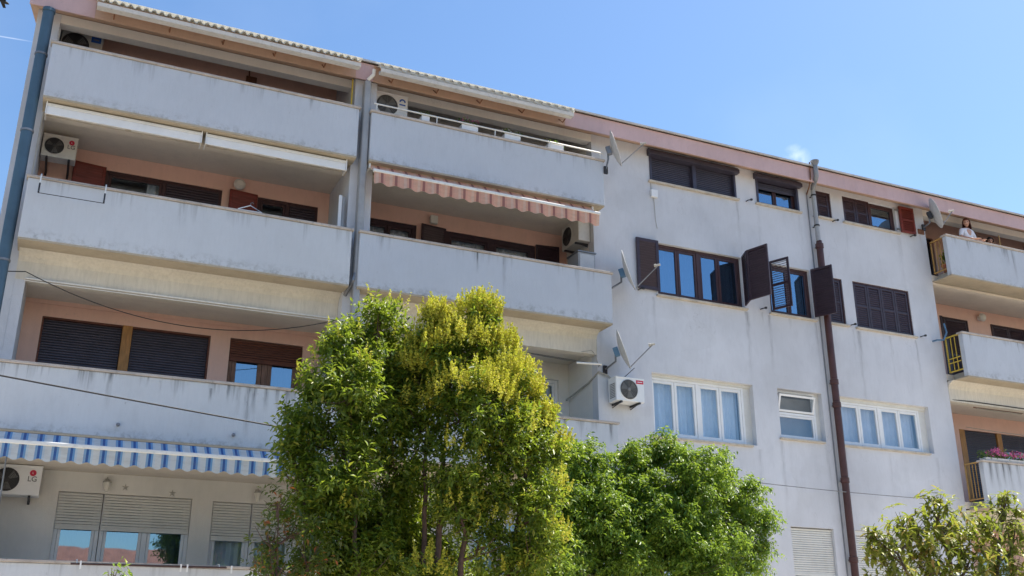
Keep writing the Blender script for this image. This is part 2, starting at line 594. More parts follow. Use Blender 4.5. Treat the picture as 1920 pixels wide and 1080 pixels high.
def empty(name, loc, label=None, cat=None, group=None):
    o = bpy.data.objects.new(name, None)
    o.empty_display_size = .2
    COL.objects.link(o)
    o.location = loc
    WLOC[o] = Vector(loc)
    tag(o, label, cat, group)
    return o


def tag(o, label=None, cat=None, group=None, kind=None):
    if label:
        o['label'] = label
    if cat:
        o['category'] = cat
    if group:
        o['group'] = group
    if kind:
        o['kind'] = kind
    return o


def wall_holes(x0, x1, z0, z1, yf, yb, holes):
    xs = sorted(set([x0, x1] + [h[0] for h in holes] + [h[1] for h in holes]))
    zs = sorted(set([z0, z1] + [h[2] for h in holes] + [h[3] for h in holes]))
    nx, nz = len(xs) - 1, len(zs) - 1

    def solid(i, k):
        if i < 0 or k < 0 or i >= nx or k >= nz:
            return False
        cx, cz = (xs[i] + xs[i + 1]) / 2, (zs[k] + zs[k + 1]) / 2
        return not any(h[0] < cx < h[1] and h[2] < cz < h[3] for h in holes)
    mb = MB()
    idx = {}

    def vid(i, k, b):
        key = (i, k, b)
        if key not in idx:
            idx[key] = len(mb.v)
            mb.v.append((xs[i], yb if b else yf, zs[k]))
        return idx[key]
    for i in range(nx):
        for k in range(nz):
            if not solid(i, k):
                continue
            mb.f.append((vid(i, k, 0), vid(i + 1, k, 0), vid(i + 1, k + 1, 0), vid(i, k + 1, 0)))
            mb.f.append((vid(i, k, 1), vid(i, k + 1, 1), vid(i + 1, k + 1, 1), vid(i + 1, k, 1)))
            for (di, dk, a, b) in ((-1, 0, (i, k), (i, k + 1)), (1, 0, (i + 1, k), (i + 1, k + 1)), (0, -1, (i, k), (i + 1, k)), (0, 1, (i, k + 1), (i + 1, k + 1))):
                if not solid(i + di, k + dk):
                    mb.f.append((vid(*a, 0), vid(*b, 0), vid(*b, 1), vid(*a, 1)))
    return mb


def text_mesh(s, size):
    cu = bpy.data.curves.new('lettering', 'FONT')
    cu.body = s
    cu.size = size
    cu.extrude = .002
    cu.align_x = 'CENTER'
    cu.align_y = 'CENTER'
    o = bpy.data.objects.new('lettering', cu)
    COL.objects.link(o)
    bpy.context.view_layer.update()
    dg = bpy.context.evaluated_depsgraph_get()
    me = bpy.data.meshes.new_from_object(o.evaluated_get(dg))
    bpy.data.objects.remove(o, do_unlink=True)
    vs = [tuple(v.co) for v in me.vertices]
    fs = [tuple(p.vertices) for p in me.polygons]
    bpy.data.meshes.remove(me)
    return vs, fs


# ------------------------------------------------------------------ ground
def ground():
    mb = MB().add([(-1500, -1500, 0), (1500, -1500, 0), (1500, 1500, 0), (-1500, 1500, 0)], [(0, 1, 2, 3)])
    tag(mb.build('ground', 'soil'), kind='structure')
    tag(MB().box(-80, 90, -9, 6.0, .002, .006).build('road', 'asphalt'), kind='structure')
    tag(MB().box(-80, 90, 6.18, 9.0, .004, .13).build('pavement', 'paving'), kind='structure')
    tag(MB().box(-80, 90, 6.0, 6.16, 0, .15).build('kerb', 'kerb', bevel=.02), kind='structure')
    tag(MB().box(-80, 90, -12.5, -9.02, .004, .12).build('pavement', 'paving'), kind='structure')
    tag(MB().box(-30, 50, 9.0, 16.5, .006, .05).build('bounce_yard', 'bounce_paving'), kind='structure')  # unseen pale sheet, added to bounce warm light up to soffits and ceilings


ground()

# ------------------------------------------------------------------ the apartment building
PY, WY, BY = 16.0, 16.55, 17.75
XL, XR = -1.30, 24.6
LV = {4: (9.944, 10.952), 3: (7.498, 8.538), 2: (4.578, 5.586), 1: (1.78, 2.789)}
BLD = empty('apartment_building', (9, 16.55, 0), 'weathered pale four storey apartment block with pink loggias and projecting concrete balconies', 'building')


def eave(y):
    return 11.68 + .4 * (y - 16.2)


def part(mb, name, mat, parent=None, **kw):
    return mb.build(name, mat, parent or BLD, **kw)


# --- windows
def curtain_mb(x0, x1, z0, z1, y, amp=.025, period=.13):
    mb = MB()
    n = max(8, int((x1 - x0) / .018))
    ph = random.random() * 6
    vs, fs = [], []
    for i in range(n + 1):
        x = x0 + (x1 - x0) * i / n
        yy = y + amp * math.sin(2 * math.pi * x / period + ph) + amp * .5 * math.sin(2 * math.pi * x / (period * 2.7) + 1 + ph)
        vs += [(x, yy, z0), (x, yy, z1)]
    for i in range(n):
        fs.append((2 * i, 2 * i + 2, 2 * i + 3, 2 * i + 1))
    return mb.add(vs, fs)


def slats_mb(x0, x1, z0, z1, y, pitch=.045, depth=.009):
    """roller shutter curtain: bulging interlocking slats"""
    mb = MB()
    n = max(1, round((z1 - z0) / pitch))
    p = (z1 - z0) / n
    for i in range(n):
        a = z0 + i * p
        prof = [(y + .006, a + .004), (y - depth * .7, a + p * .12), (y - depth, a + p * .45), (y - depth * .75, a + p * .85), (y + .006, a + p * .97)]
        mb.prism(prof + [(y + .02, a + p * .97), (y + .02, a + .004)], x0, x1)
    return mb


def window(x0, x1, z0, z1, y, frame='white_plastic', sashes=2, fw=.05, sw=.045, big=None, sill=True, sill_mat='sill_stone', wall_y=None,
           curtain='curtain', roller=None, roller_mat='roller_white', curtains=None, sill_out=.06, glass='glass'):
    """window with outer frame, sashes with panes, sill, curtains and an optional roller shutter down to z = roller"""
    mb = MB()
    d0, d1 = y, y + .07
    mb.box(x0, x0 + fw, d0, d1, z0, z1).box(x1 - fw, x1, d0, d1, z0, z1)
    mb.box(x0 + fw, x1 - fw, d0, d1, z0, z0 + fw).box(x0 + fw, x1 - fw, d0, d1, z1 - fw, z1)
    edges = [x0 + fw + (x1 - x0 - 2 * fw) * i / sashes for i in range(sashes + 1)]
    if big:                                # heavier middle posts after these sashes
        for k in big:
            mb.box(edges[k] - fw * .7, edges[k] + fw * .7, d0 - .004, d1, z0 + fw, z1 - fw)
    w = part(mb, 'window', frame, bevel=.004)
    for i in range(sashes):
        a, b = edges[i] + .004, edges[i + 1] - .004
        if big and i in big:
            a += fw * .7
        if big and (i + 1) in big:
            b -= fw * .7
        c, d = z0 + fw + .004, z1 - fw - .004
        s = MB()
        y0, y1 = y + .006, y + .058
        s.box(a, a + sw, y0, y1, c, d).box(b - sw, b, y0, y1, c, d).box(a + sw, b - sw, y0, y1, c, c + sw).box(a + sw, b - sw, y0, y1, d - sw, d)
        part(s, 'sash', frame, w, bevel=.004)
        part(MB().box(a + sw - .004, b - sw + .004, y + .03, y + .036, c + sw - .004, d - sw + .004), 'pane', glass, w)
    if sill:
        wy = (wall_y if wall_y is not None else y)
        part(MB().box(x0 - .05, x1 + .05, wy - sill_out, d0, z0 - .045, z0 - .003), 'sill', sill_mat, w, bevel=.006)
    if curtain:
        spans = curtains or [(x0 + fw + .01, x1 - fw - .01)]
        for a, b in spans:
            part(curtain_mb(a, b, z0 + .05, z1 - .05, y + .17), 'curtain', curtain, w, smooth=True)
    if roller is not None:
        part(slats_mb(x0 + .012, x1 - .012, roller, z1 - .01, y - .03), 'shutter_slats', roller_mat, w, kind='stuff')
        part(MB().box(x0 + .014, x1 - .014, y - .047, y - .015, roller - .04, roller + .002), 'bottom_rail', roller_mat, w, bevel=.004)
    return w


def shutter(p0, p1, z0, z1, mat, frame_w=.055, solid=False, thick=.035, open_slats=False, pitch=.05, cross=True):
    """hinged louvred leaf standing between plan points p0 (hinge) and p1"""
    a, b = Vector((p0[0], p0[1], 0)), Vector((p1[0], p1[1], 0))
    L = (b - a).length
    ex = (b - a).normalized()
    ey = Vector((-ex.y, ex.x, 0))
    m = Matrix(((ex.x, ey.x, 0, a.x), (ex.y, ey.y, 0, a.y), (0, 0, 1, 0), (0, 0, 0, 1)))
    h = thick / 2
    mb = MB().box(0, frame_w, -h, h, z0, z1).box(L - frame_w, L, -h, h, z0, z1)
    mb.box(frame_w, L - frame_w, -h, h, z0, z0 + frame_w).box(frame_w, L - frame_w, -h, h, z1 - frame_w, z1)
    if cross:
        zc = (z0 + z1) / 2
        mb.box(frame_w, L - frame_w, -h * .9, h * .9, zc - .025, zc + .025)
    mb.xf(m)
    s = part(mb, 'shutter', mat, bevel=.004)
    ls = MB()
    n = int((z1 - z0 - 2 * frame_w) / pitch)
    for i in range(n):
        z = z0 + frame_w + (i + .5) * (z1 - z0 - 2 * frame_w) / n
        tilt = .034 if not open_slats else .006
        q = [(-h * .8, z - tilt), (-h * .8 + .004, z - tilt - .006), (h * .8, z + tilt), (h * .8 - .004, z + tilt + .006)]
        ls.prism(q, frame_w - .003, L - frame_w + .003)
    ls.xf(m)
    part(ls, 'louvre_slats', mat, s, kind='stuff')
    return s


# --- right hand flat facade between the balconies
CX0, CX1 = 9.31, 18.52
HC = [(10.72, 12.93, 11.02, 11.74), (13.5, 14.68, 11.03, 11.74), (15.2, 15.64, 11.02, 11.68), (16.0, 17.62, 11.03, 11.69),
      (10.78, 12.93, 8.46, 9.62), (13.62, 14.79, 8.46, 9.62), (15.24, 15.70, 8.46, 9.55), (16.01, 17.70, 8.45, 9.56),
      (10.53, 12.97, 5.53, 6.80), (13.60, 14.77, 5.75, 6.80), (15.25, 17.81, 5.74, 6.80),
      (10.6, 12.9, 2.75, 3.96), (13.63, 14.72, 2.75, 3.96), (15.29, 17.6, 2.75, 3.96)]
part(wall_holes(CX0, CX1, 0, 11.815, WY, WY + .22, HC), 'facade_wall', 'plaster_wall')
# gable walls, party wall, rear wall, inner partition
part(MB().prism([(WY, 0), (WY, 11.81), (WY + 1.4, 12.36), (WY + 1.4, 0)], XL, -.94), 'corner_pillar', 'plaster_wall')
part(MB().box(XL, XL + .3, WY + 1.401, 25.9, 0, 11.9), 'gable_wall', 'plaster_wall')
part(MB().box(-.939, -.79, WY + .003, BY - .003, LV[1][0], 7.3), 'pillar_lining', 'plaster_wall')
part(MB().prism([(WY - .25, 0), (WY - .25, 11.70), (BY + .1, 12.31), (BY + .1, 0)], 4.16, 4.58), 'party_wall', 'plaster_wall')
part(MB().prism([(WY + .221, 0), (WY + .221, 11.90), (BY + .19, 12.36), (BY + .19, 0)], CX0 + .001, CX0 + .2), 'jamb_wall', 'cream_wall')
part(MB().prism([(WY + .221, 0), (WY + .221, 11.90), (BY + .19, 12.36), (BY + .19, 0)], CX1 - .2, CX1 - .001), 'jamb_wall', 'plaster_wall')
part(MB().box(23.9, 24.6, WY, 25.9, 0, 11.815), 'gable_wall', 'plaster_wall')
part(MB().box(XL + .31, 23.89, 25.6, 25.9, 0, 11.9), 'rear_wall', 'plaster_wall')
part(MB().box(XL + .31, 23.89, 19.0, 19.12, 0, 12.2), 'inner_wall', 'interior')
for k in (1, 2, 3, 4):
    part(MB().box(CX0 + .21, CX1 - .21, WY + .225, 18.99, LV[k][0], LV[k][0] + .2), 'inner_floor', 'interior')
for xw in (11.9, 13.25, 15.0, 15.83):
    part(MB().box(xw, xw + .1, WY + .5, 18.99, 0, 11.9), 'inner_wall', 'interior')

# --- roof: two slopes, fascia, edge sheet
RX0, RX1 = -1.42, 24.9
part(MB().prism([(16.2, eave(16.2)), (16.2, 12.02), (21.05, 13.96), (21.05, eave(21.05))], RX0, RX1), 'roof_slope', 'orange_soffit')
part(MB().prism([(21.051, eave(21.05)), (21.051, 13.96), (26.2, 11.9), (26.2, 11.58)], RX0, RX1), 'roof_slope', 'orange_soffit')
part(MB().prism([(16.10, 12.005), (16.10, 12.045), (21.05, 14.02), (21.05, 13.975)], RX0 - .05, RX1 + .05), 'roof_covering', 'roof_sheet')
part(MB().prism([(21.051, 13.975), (21.051, 14.02), (26.3, 11.93), (26.3, 11.89)], RX0 - .05, RX1 + .05), 'roof_covering', 'roof_sheet')
for fx0, fx1, fm in ((RX0, -.42, 'pink_fascia'), (-.418, 4.12, 'orange_soffit'), (4.122, 4.46, 'pink_fascia'), (4.462, 8.5, 'orange_soffit'), (8.502, RX1, 'pink_fascia')):  # orange lengths: warm bounced light below the canopies put into the colour
    part(MB().box(fx0, fx1, 16.17, 16.197, eave(16.2) - .03, 12.0), 'fascia', fm)
for gx0, gx1 in ((XL + .002, XL + .28), (24.0, 24.58)):
    mb = MB().add([(gx0, 16.6, 11.816), (gx0, 25.9, 11.816), (gx0, 25.9, 11.70), (gx0, 21.05, 13.6), (gx0, 16.6, 11.83),
                   (gx1, 16.6, 11.816), (gx1, 25.9, 11.816), (gx1, 25.9, 11.70), (gx1, 21.05, 13.6), (gx1, 16.6, 11.83)],
                  [(0, 1, 3, 4), (5, 6, 8, 9), (0, 4, 9, 5), (4, 3, 8, 9)])
    part(mb, 'gable_triangle', 'plaster_wall')

# --- balconies
BAYS = {'A': (-.94, 4.16), 'B': (4.58, 9.31), 'D': (18.52, 23.9)}
PARX = {('A', 4): (-.972, 4.185), ('A', 3): (-.972, 4.185), ('A', 2): (-.972, 4.185), ('A', 1): (-.972, 4.185),
        ('B', 4): (4.42, 9.27), ('B', 3): (4.33, 9.37), ('B', 2): (4.33, 9.40), ('B', 1): (4.33, 9.40),
        ('D', 4): (18.56, 24.2), ('D', 3): (18.60, 24.2), ('D', 2): (18.62, 24.2), ('D', 1): (18.62, 24.2)}
for (bay, lv), (x0, x1) in PARX.items():
    zb, zt = LV[lv]
    mb = MB().box(x0, x1, PY, PY + .12, zb, zt - .045)
    if bay != 'D':
        mb2 = MB().box(x1 - .12, x1, PY + .1205, WY - .003, zb, zt - .045)
        part(mb2, 'parapet_return', 'plaster_parapet', origin=(x1, PY, zt))
    part(mb, 'parapet', 'plaster_parapet_streaked' if (lv == 2 or bay == 'D') else 'plaster_parapet', origin=(x0, PY, zt), bevel=.012)
    part(MB().box(x0 - .025, x1 + .03, PY - .03, PY + .155, zt - .043, zt), 'coping', 'coping_stone', bevel=.008)
    bx0, bx1 = BAYS[bay]
    sx0 = x0 + .004
    # slab with a dripping, weathered underside
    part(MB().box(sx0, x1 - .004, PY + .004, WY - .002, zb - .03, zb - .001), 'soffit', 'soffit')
    part(MB().box(bx0 + .001, bx1 - .001, WY + .002, BY + .2, zb, zb + .15), 'floor_slab', 'ceiling_paint')
    part(MB().box(sx0 + .15, x1 - .15, PY + .122, WY - .004, zb + .001, zb + .15), 'balcony_floor', 'kerb')
# beams over the second and first floor loggias, with a coved upper edge, and lower ceilings there
for bay in 'ABD':
    x0, x1 = BAYS[bay]
    bx = (-.94, 4.155) if bay == 'A' else ((4.585, 9.305) if bay == 'B' else (18.53, 23.89))
    zt = LV[3][0] - .03
    prof = [(WY, 7.01), (WY, zt - .16), (WY - .035, zt - .085), (WY - .11, zt - .03), (WY - .18, zt - .002), (WY + .2, zt - .002), (WY + .2, 7.01)]
    part(MB().prism(prof, *bx), 'beam', 'plaster_beam')
    part(MB().box(bx[0] + .15, bx[1], WY + .201, BY - .002, 7.10, 7.46), 'lowered_ceiling', 'ceiling_paint')
    zt = LV[2][0] - .03
    part(MB().box(bx[0], bx[1], WY, WY + .2, 4.33, zt - .002), 'beam', 'plaster_beam')
    part(MB().box(bx[0] + .15, bx[1], WY + .201, BY - .002, 4.30, 4.54), 'lowered_ceiling', 'ceiling_paint')
    # eave beam over the top loggias
    part(MB().prism([(WY + .004, 11.64), (WY + .004, 11.81), (WY + .2, 11.88), (WY + .2, 11.64)], x0 + .002, x1 - .002), 'eave_beam', 'cream_wall')
    # lintel strip on the third floor ceiling
    part(MB().box(x0 + .002, x1 - .002, WY + .01, WY + .16, 9.86, 9.912), 'beam', 'ceiling_paint')
# back walls of the loggias with their window and door openings
BW = [
    ('A', 4, 'pink_wall', [(.3, 1.9, 10.1, 11.35), (2.5, 3.5, 10.1, 11.35)], 12.25),
    ('A', 3, 'pink_wall', [(.13, 2.15, 8.6, 9.63), (2.80, 3.95, 7.66, 9.62)], 9.94),
    ('A', 2, 'pink_wall', [(-.50, 2.22, 5.5, 6.82), (2.56, 3.86, 5.5, 6.83)], 7.10),
    ('A', 1, 'cream_wall', [(.15, 2.20, 2.45, 3.98), (2.54, 3.92, 1.95, 3.96)], 4.30),
    ('B', 4, 'cream_wall', [(5.4, 7.0, 10.1, 11.45), (7.7, 8.8, 10.1, 11.45)], 12.25),
    ('B', 3, 'pink_wall', [(4.76, 5.95, 7.66, 9.60), (6.55, 8.58, 7.66, 9.60)], 9.94),
    ('B', 2, 'cream_wall', [(5.0, 6.4, 5.5, 6.8), (7.6, 9.08, 4.74, 6.76)], 7.10),
    ('B', 1, 'cream_wall', [(5.0, 6.4, 2.93, 3.96), (7.2, 8.6, 2.0, 3.96)], 4.30),
    ('D', 4, 'pink_wall', [(19.1, 20.1, 10.1, 11.75), (20.9, 22.4, 10.9, 11.7)], 12.25),
    ('D', 3, 'pink_wall', [(20.02, 20.86, 7.66, 9.60), (21.70, 22.9, 8.6, 9.62)], 9.94),
    ('D', 2, 'pink_wall', [(20.02, 22.9, 4.74, 6.72)], 7.10),
    ('D', 1, 'pink_wall', [(20.0, 21.2, 1.95, 3.9)], 4.30)]
for bay, lv, mat, holes, ztop in BW:
    x0, x1 = BAYS[bay]
    part(wall_holes(x0 + .002, x1 - .002, LV[lv][0] + .152, ztop, BY, BY + .2, holes), 'loggia_wall', mat)
part(MB().box(-.788, 4.155, BY - .02, BY - .001, 7.03, 7.099), 'cornice', 'pink_wall')
# plinth in front of the ground storey
part(MB().box(XL, CX0 - .002, WY + .001, WY + .3, 0, 1.77), 'plinth_wall', 'plaster_wall')
part(MB().box(CX1 + .002, 23.89, WY + .001, WY + .3, 0, 1.77), 'plinth_wall', 'plaster_wall')

# --- windows of the flat facade
yw = WY + .10
# top floor: wide dark roller shutter in two fields
for a, b in ((10.72, 11.84), (11.85, 12.93)):
    w = window(a, b, 11.02, 11.70, yw, 'dark_roller', 1, sill=False, roller=11.06, roller_mat='dark_roller', curtain=None)
part(MB().prism([(WY - .13, 11.60), (WY - .13, 11.68), (WY - .08, 11.745), (WY + .1, 11.745), (WY + .1, 11.60)], 10.66, 12.99), 'shutter_box', 'dark_roller', bevel=.006)
part(MB().box(10.66, 12.99, WY - .07, yw, 10.972, 11.016), 'sill', 'sill_stone', bevel=.006)
part(MB().box(11.80, 11.89, WY - .02, WY + .09, 11.03, 11.60), 'guide_rail', 'dark_roller')
part(MB().box(10.71, 10.76, WY - .02, WY + .09, 11.03, 11.60), 'guide_rail', 'dark_roller')
part(MB().box(12.89, 12.94, WY - .02, WY + .09, 11.03, 11.60), 'guide_rail', 'dark_roller')
# second top window, shutter a third down
window(13.5, 14.68, 11.03, 11.60, yw, 'frame_wood', 2, wall_y=WY, curtain=None, glass='glass_mirror', roller=11.47, roller_mat='dark_roller')
part(MB().prism([(WY - .13, 11.61), (WY - .13, 11.69), (WY - .08, 11.75), (WY + .1, 11.75), (WY + .1, 11.61)], 13.45, 14.74), 'shutter_box', 'dark_roller', bevel=.006)
for gx in (13.5, 14.63):
    part(MB().box(gx, gx + .05, WY - .02, WY + .07, 11.04, 11.608), 'guide_rail', 'dark_roller')


def closed_shutters(x0, x1, z0, z1, n, mat='dark_wood', y=None):
    y = y if y is not None else WY + .05
    mb = MB().box(x0, x0 + .03, y - .03, y + .1, z0, z1).box(x1 - .03, x1, y - .03, y + .1, z0, z1).box(x0 + .03, x1 - .03, y - .03, y + .1, z1 - .03, z1)
    part(mb, 'window_frame', 'frame_wood')
    w = (x1 - x0 - .06) / n
    for i in range(n):
        a = x0 + .03 + i * w
        shutter((a + .004, y), (a + w - .004, y), z0 + .012, z1 - .034, mat)


def sill(x0, x1, z, out=.06):
    part(MB().box(x0 - .06, x1 + .06, WY - out, WY + .1, z - .045, z - .002), 'sill', 'sill_stone', bevel=.006)


closed_shutters(15.2, 15.64, 11.02, 11.68, 1)
sill(15.2, 15.64, 11.02)
closed_shutters(16.0, 16.82, 11.03, 11.69, 2)
window(16.83, 17.62, 11.03, 11.69, yw - .03, 'frame_wood', 1, sill=False, curtain=None, glass='glass_mirror')
sill(16.0, 17.62, 11.03)
shutter((17.70, WY - .05), (18.14, WY - .06), 11.05, 11.72, 'red_wood', thick=.05)
for hz in (11.12, 11.62):
    part(MB().box(17.60, 17.72, WY - .05, WY - .005, hz - .012, hz + .012), 'hinge', 'zinc')
# third floor
window(10.78, 12.93, 8.46, 9.62, yw - .02, 'frame_wood', 4, fw=.055, sw=.05, big=[2], wall_y=WY, sill_out=.07, glass='glass_mirror', curtains=[(10.86, 11.5), (11.5, 11.83), (12.55, 12.85)])
shutter((10.80, WY - .05), (10.27, WY - .05), 8.52, 9.63, 'dark_wood', frame_w=.07, pitch=.055, cross=False)
shutter((12.92, 16.50), (12.78, 16.16), 8.50, 9.62, 'dark_wood', frame_w=.05)
shutter((12.78, 16.15), (12.93, 15.65), 8.50, 9.62, 'dark_wood', frame_w=.05)
window(13.62, 14.79, 8.46, 9.62, yw - .02, 'frame_wood', 2, fw=.055, sw=.05, wall_y=WY, sill_out=.07, glass='glass_mirror', curtains=[(14.05, 14.7)])
shutter((13.63, 16.49), (13.81, 16.06), 8.50, 9.62, 'dark_wood', frame_w=.05, open_slats=True)
shutter((14.78, 16.50), (14.98, 16.04), 8.50, 9.62, 'dark_wood', frame_w=.05)
closed_shutters(15.24, 15.70, 8.46, 9.55, 1)
sill(15.24, 15.70, 8.46)
closed_shutters(16.01, 17.70, 8.45, 9.56, 4)
sill(16.01, 17.70, 8.45)
# second floor, white plastic
window(10.53, 12.80, 5.53, 6.74, yw + .02, 'white_plastic', 4, fw=.05, sw=.055, big=[2], wall_y=WY, sill_out=.05)
part(MB().box(10.53, 12.97, yw + .0, yw + .10, 6.742, 6.799), 'shutter_box', 'roller_white')
part(MB().box(12.802, 12.97, yw + .03, yw + .08, 5.53, 6.741), 'side_panel', 'roller_white')
w = window(13.60, 14.66, 5.75, 6.33, yw + .02, 'white_plastic', 1, fw=.05, sw=.045, wall_y=WY, curtain=None)
part(MB().box(14.662, 14.77, yw + .03, yw + .08, 5.75, 6.80), 'side_panel', 'roller_white')
part(MB().box(13.60, 14.66, yw + .02, yw + .09, 6.75, 6.799).box(13.60, 13.65, yw + .02, yw + .09, 6.332, 6.749).box(14.61, 14.66, yw + .02, yw + .09, 6.332, 6.749), 'window_frame', 'white_plastic')
# tilted top vent of the middle window
tm = Matrix.Translation((0, yw + .03, 6.345)) @ Matrix.Rotation(math.radians(17), 4, 'X')
vent = MB().box(13.655, 13.70, -.02, .025, 0, .37).box(14.56, 14.605, -.02, .025, 0, .37).box(13.70, 14.56, -.02, .025, 0, .045).box(13.70, 14.56, -.02, .025, .325, .37).xf(tm)
vo = part(vent, 'tilted_sash', 'white_plastic', bevel=.004)
part(MB().box(13.70, 14.56, .0, .006, .045, .325).xf(tm), 'pane', 'glass', vo)
part(MB().box(13.62, 14.7, WY + .34, WY + .36, 5.75, 6.7), 'blind', 'interior')
window(15.25, 17.62, 5.74, 6.72, yw + .02, 'white_plastic', 4, curtain='curtain_grey', fw=.05, sw=.055, big=[2], wall_y=WY, sill_out=.05)
part(MB().box(15.25, 17.81, yw + .0, yw + .10, 6.722, 6.799), 'shutter_box', 'roller_white')
part(MB().box(17.622, 17.81, yw + .03, yw + .08, 5.74, 6.721), 'side_panel', 'roller_white')
# first floor
window(10.6, 12.9, 2.75, 3.95, yw, 'white_plastic', 4, wall_y=WY, roller=3.3)
window(13.63, 14.72, 2.75, 3.95, yw, 'white_plastic', 2, wall_y=WY, roller=3.06)
window(15.29, 17.6, 2.75, 3.86, yw, 'white_plastic', 3, wall_y=WY, roller=3.0)
part(MB().box(15.29, 17.6, WY + .03, yw + .05, 3.862, 3.955), 'shutter_box', 'roller_white')

# --- windows behind the loggias
yb = BY + .06
window(.3, 1.9, 10.1, 11.35, yb, 'frame_wood', 2, sill=False)
window(2.5, 3.5, 10.1, 11.35, yb, 'frame_wood', 1, sill=False)
window(.13, 2.15, 8.6, 9.63, BY + .02, 'frame_wood', 2, fw=.06, big=[1], sill=False, curtains=[(.85, 1.1)])
window(2.80, 3.95, 7.66, 9.62, BY + .02, 'frame_wood', 2, fw=.06, big=[1], sill=False, curtain=None)
shutter((.13, BY - .03), (-.40, BY - .10), 8.62, 9.66, 'red_wood', frame_w=.05)
shutter((2.79, BY - .03), (2.27, BY - .10), 7.7, 9.64, 'red_wood', frame_w=.05)
part(slats_mb(1.17, 2.09, 8.7, 9.57, BY - .01, .05), 'shutter_slats', 'dark_wood', kind='stuff')
part(slats_mb(3.41, 3.89, 7.75, 9.56, BY - .01, .05), 'shutter_slats', 'dark_wood', kind='stuff')
# second floor left: two brown roller shutters with an ochre post, then an old timber window
for a, b in ((-.50, .76), (.92, 2.22)):
    window(a, b, 5.5, 6.82, yb + .06, 'frame_wood', 1, sill=False, curtain=None, roller=5.6, roller_mat='dark_roller')
part(MB().box(.76, .92, BY - .015, BY + .12, 5.5, 6.82), 'window_post', 'orange_wood', bevel=.006)
part(MB().box(-.50, 2.22, BY + .005, BY + .1, 6.785, 6.82).box(2.19, 2.22, BY + .005, BY + .1, 5.5, 6.784).box(-.50, -.47, BY + .005, BY + .1, 5.5, 6.784), 'window_frame', 'shutter_wood')
window(2.56, 3.86, 5.5, 6.82, yb, 'worn_wood', 2, fw=.07, sw=.075, big=[1], sill=False, glass='glass_mirror', roller=6.46, roller_mat='shutter_wood')
# first floor left: white roller shutters half down
window(.15, .82, 2.45, 3.98, yb, 'white_plastic', 1, fw=.06, sill=False, glass='glass_mirror', roller=3.44)
window(.83, 2.20, 2.45, 3.98, yb, 'white_plastic', 2, fw=.06, big=[1], sill=False, glass='glass_mirror', roller=3.44)
window(2.54, 3.19, 1.95, 3.96, yb, 'white_plastic', 1, fw=.05, sill=False, roller=3.36)
window(3.20, 3.92, 1.95, 3.96, yb, 'white_plastic', 1, fw=.05, sill=False, roller=3.36)
window(5.4, 7.0, 10.1, 11.45, yb, 'frame_wood', 2, sill=False)
window(7.7, 8.8, 10.1, 11.45, yb, 'frame_wood', 1, sill=False)
window(4.76, 5.95, 7.66, 9.60, BY + .02, 'dark_wood', 2, fw=.09, sw=.06, sill=False)
window(6.55, 8.58, 7.66, 9.60, BY + .02, 'dark_wood', 2, fw=.11, sw=.05, big=[1], sill=False)
shutter((6.56, BY - .03), (6.02, BY - .10), 7.7, 9.62, 'dark_wood', frame_w=.05)
shutter((8.57, BY - .03), (9.08, BY - .10), 7.7, 9.62, 'dark_wood', frame_w=.05)
window(5.0, 6.4, 5.5, 6.8, yb, 'white_plastic', 2, sill=False)
window(7.6, 9.08, 4.74, 6.76, yb, 'white_plastic', 2, fw=.06, sw=.05, sill=False, curtain='curtain_grey')
window(5.0, 6.4, 2.93, 3.96, yb, 'white_plastic', 2, sill=False)
window(7.2, 8.6, 2.0, 3.96, yb, 'white_plastic', 2, sill=False)
window(19.1, 20.1, 10.1, 11.75, yb, 'dark_wood', 1, sill=False, curtain=None)
window(20.9, 22.4, 10.9, 11.7, yb, 'dark_wood', 2, sill=False)
closed_shutters(20.02, 20.86, 7.66, 9.60, 1, 'dark_wood', BY + .0)
part(MB().box(19.93, 20.015, BY - .02, BY + .05, 7.66, 9.62), 'door_post', 'dark_wood')
closed_shutters(21.70, 22.9, 8.6, 9.62, 2, 'dark_wood', BY + .0)
# second floor right: terrace door front in ochre timber
part(MB().box(20.02, 20.20, BY - .01, BY + .1, 4.74, 6.72), 'door_post', 'orange_wood', bevel=.006)
part(MB().box(21.28, 21.44, BY - .01, BY + .1, 4.74, 6.72), 'door_post', 'orange_wood', bevel=.006)
window(20.205, 21.275, 4.74, 6.715, yb, 'frame_wood', 1, sill=False, curtain=None, roller=4.9, roller_mat='dark_roller')
w = window(21.445, 22.9, 4.74, 6.715, yb, 'white_plastic', 2, sill=False, curtains=[(21.5, 21.95)], roller=6.35, roller_mat='dark_roller')
part(curtain_mb(22.0, 22.8, 4.8, 6.3, yb + .17), 'curtain', 'curtain_green', w, smooth=True)
window(20.0, 21.2, 1.95, 3.9, yb, 'orange_wood', 2, sill=False)

# --- balcony railings on the open ends of the right hand balconies
def side_railing(x, lv, mat, n, cross=False):
    zb, zt = LV[lv]
    z0, z1 = zb + .17, zt - .02
    y0, y1 = PY + .10, WY - .03
    mb = MB().box(x - .02, x + .02, y0, y1, z1 - .03, z1).box(x - .02, x + .02, y0, y1, z0, z0 + .025)
    mb.box(x - .014, x + .014, y0, y0 + .028, z0 + .036, z1 - .041).box(x - .014, x + .014, y1 - .028, y1, z0 + .036, z1 - .041)
    r = part(mb, 'railing', mat, bevel=.004)
    for i in range(n):
        y = y0 + .04 + (y1 - y0 - .08) * (i + 1) / (n + 1)
        part(MB().box(x - .008, x + .008, y - .008, y + .008, z0 + .036, z1 - .041), 'baluster', mat, r)
    if cross:
        for zz in (z0 + .20, z0 + .30):
            part(MB().box(x - .026, x - .014, y0 + .041, y1 - .041, zz, zz + .022), 'cross_bar', mat, r)


side_railing(18.60, 4, 'ochre_paint', 2)
side_railing(18.62, 3, 'yellow_paint', 2, True)
side_railing(18.64, 2, 'ochre_paint', 3)
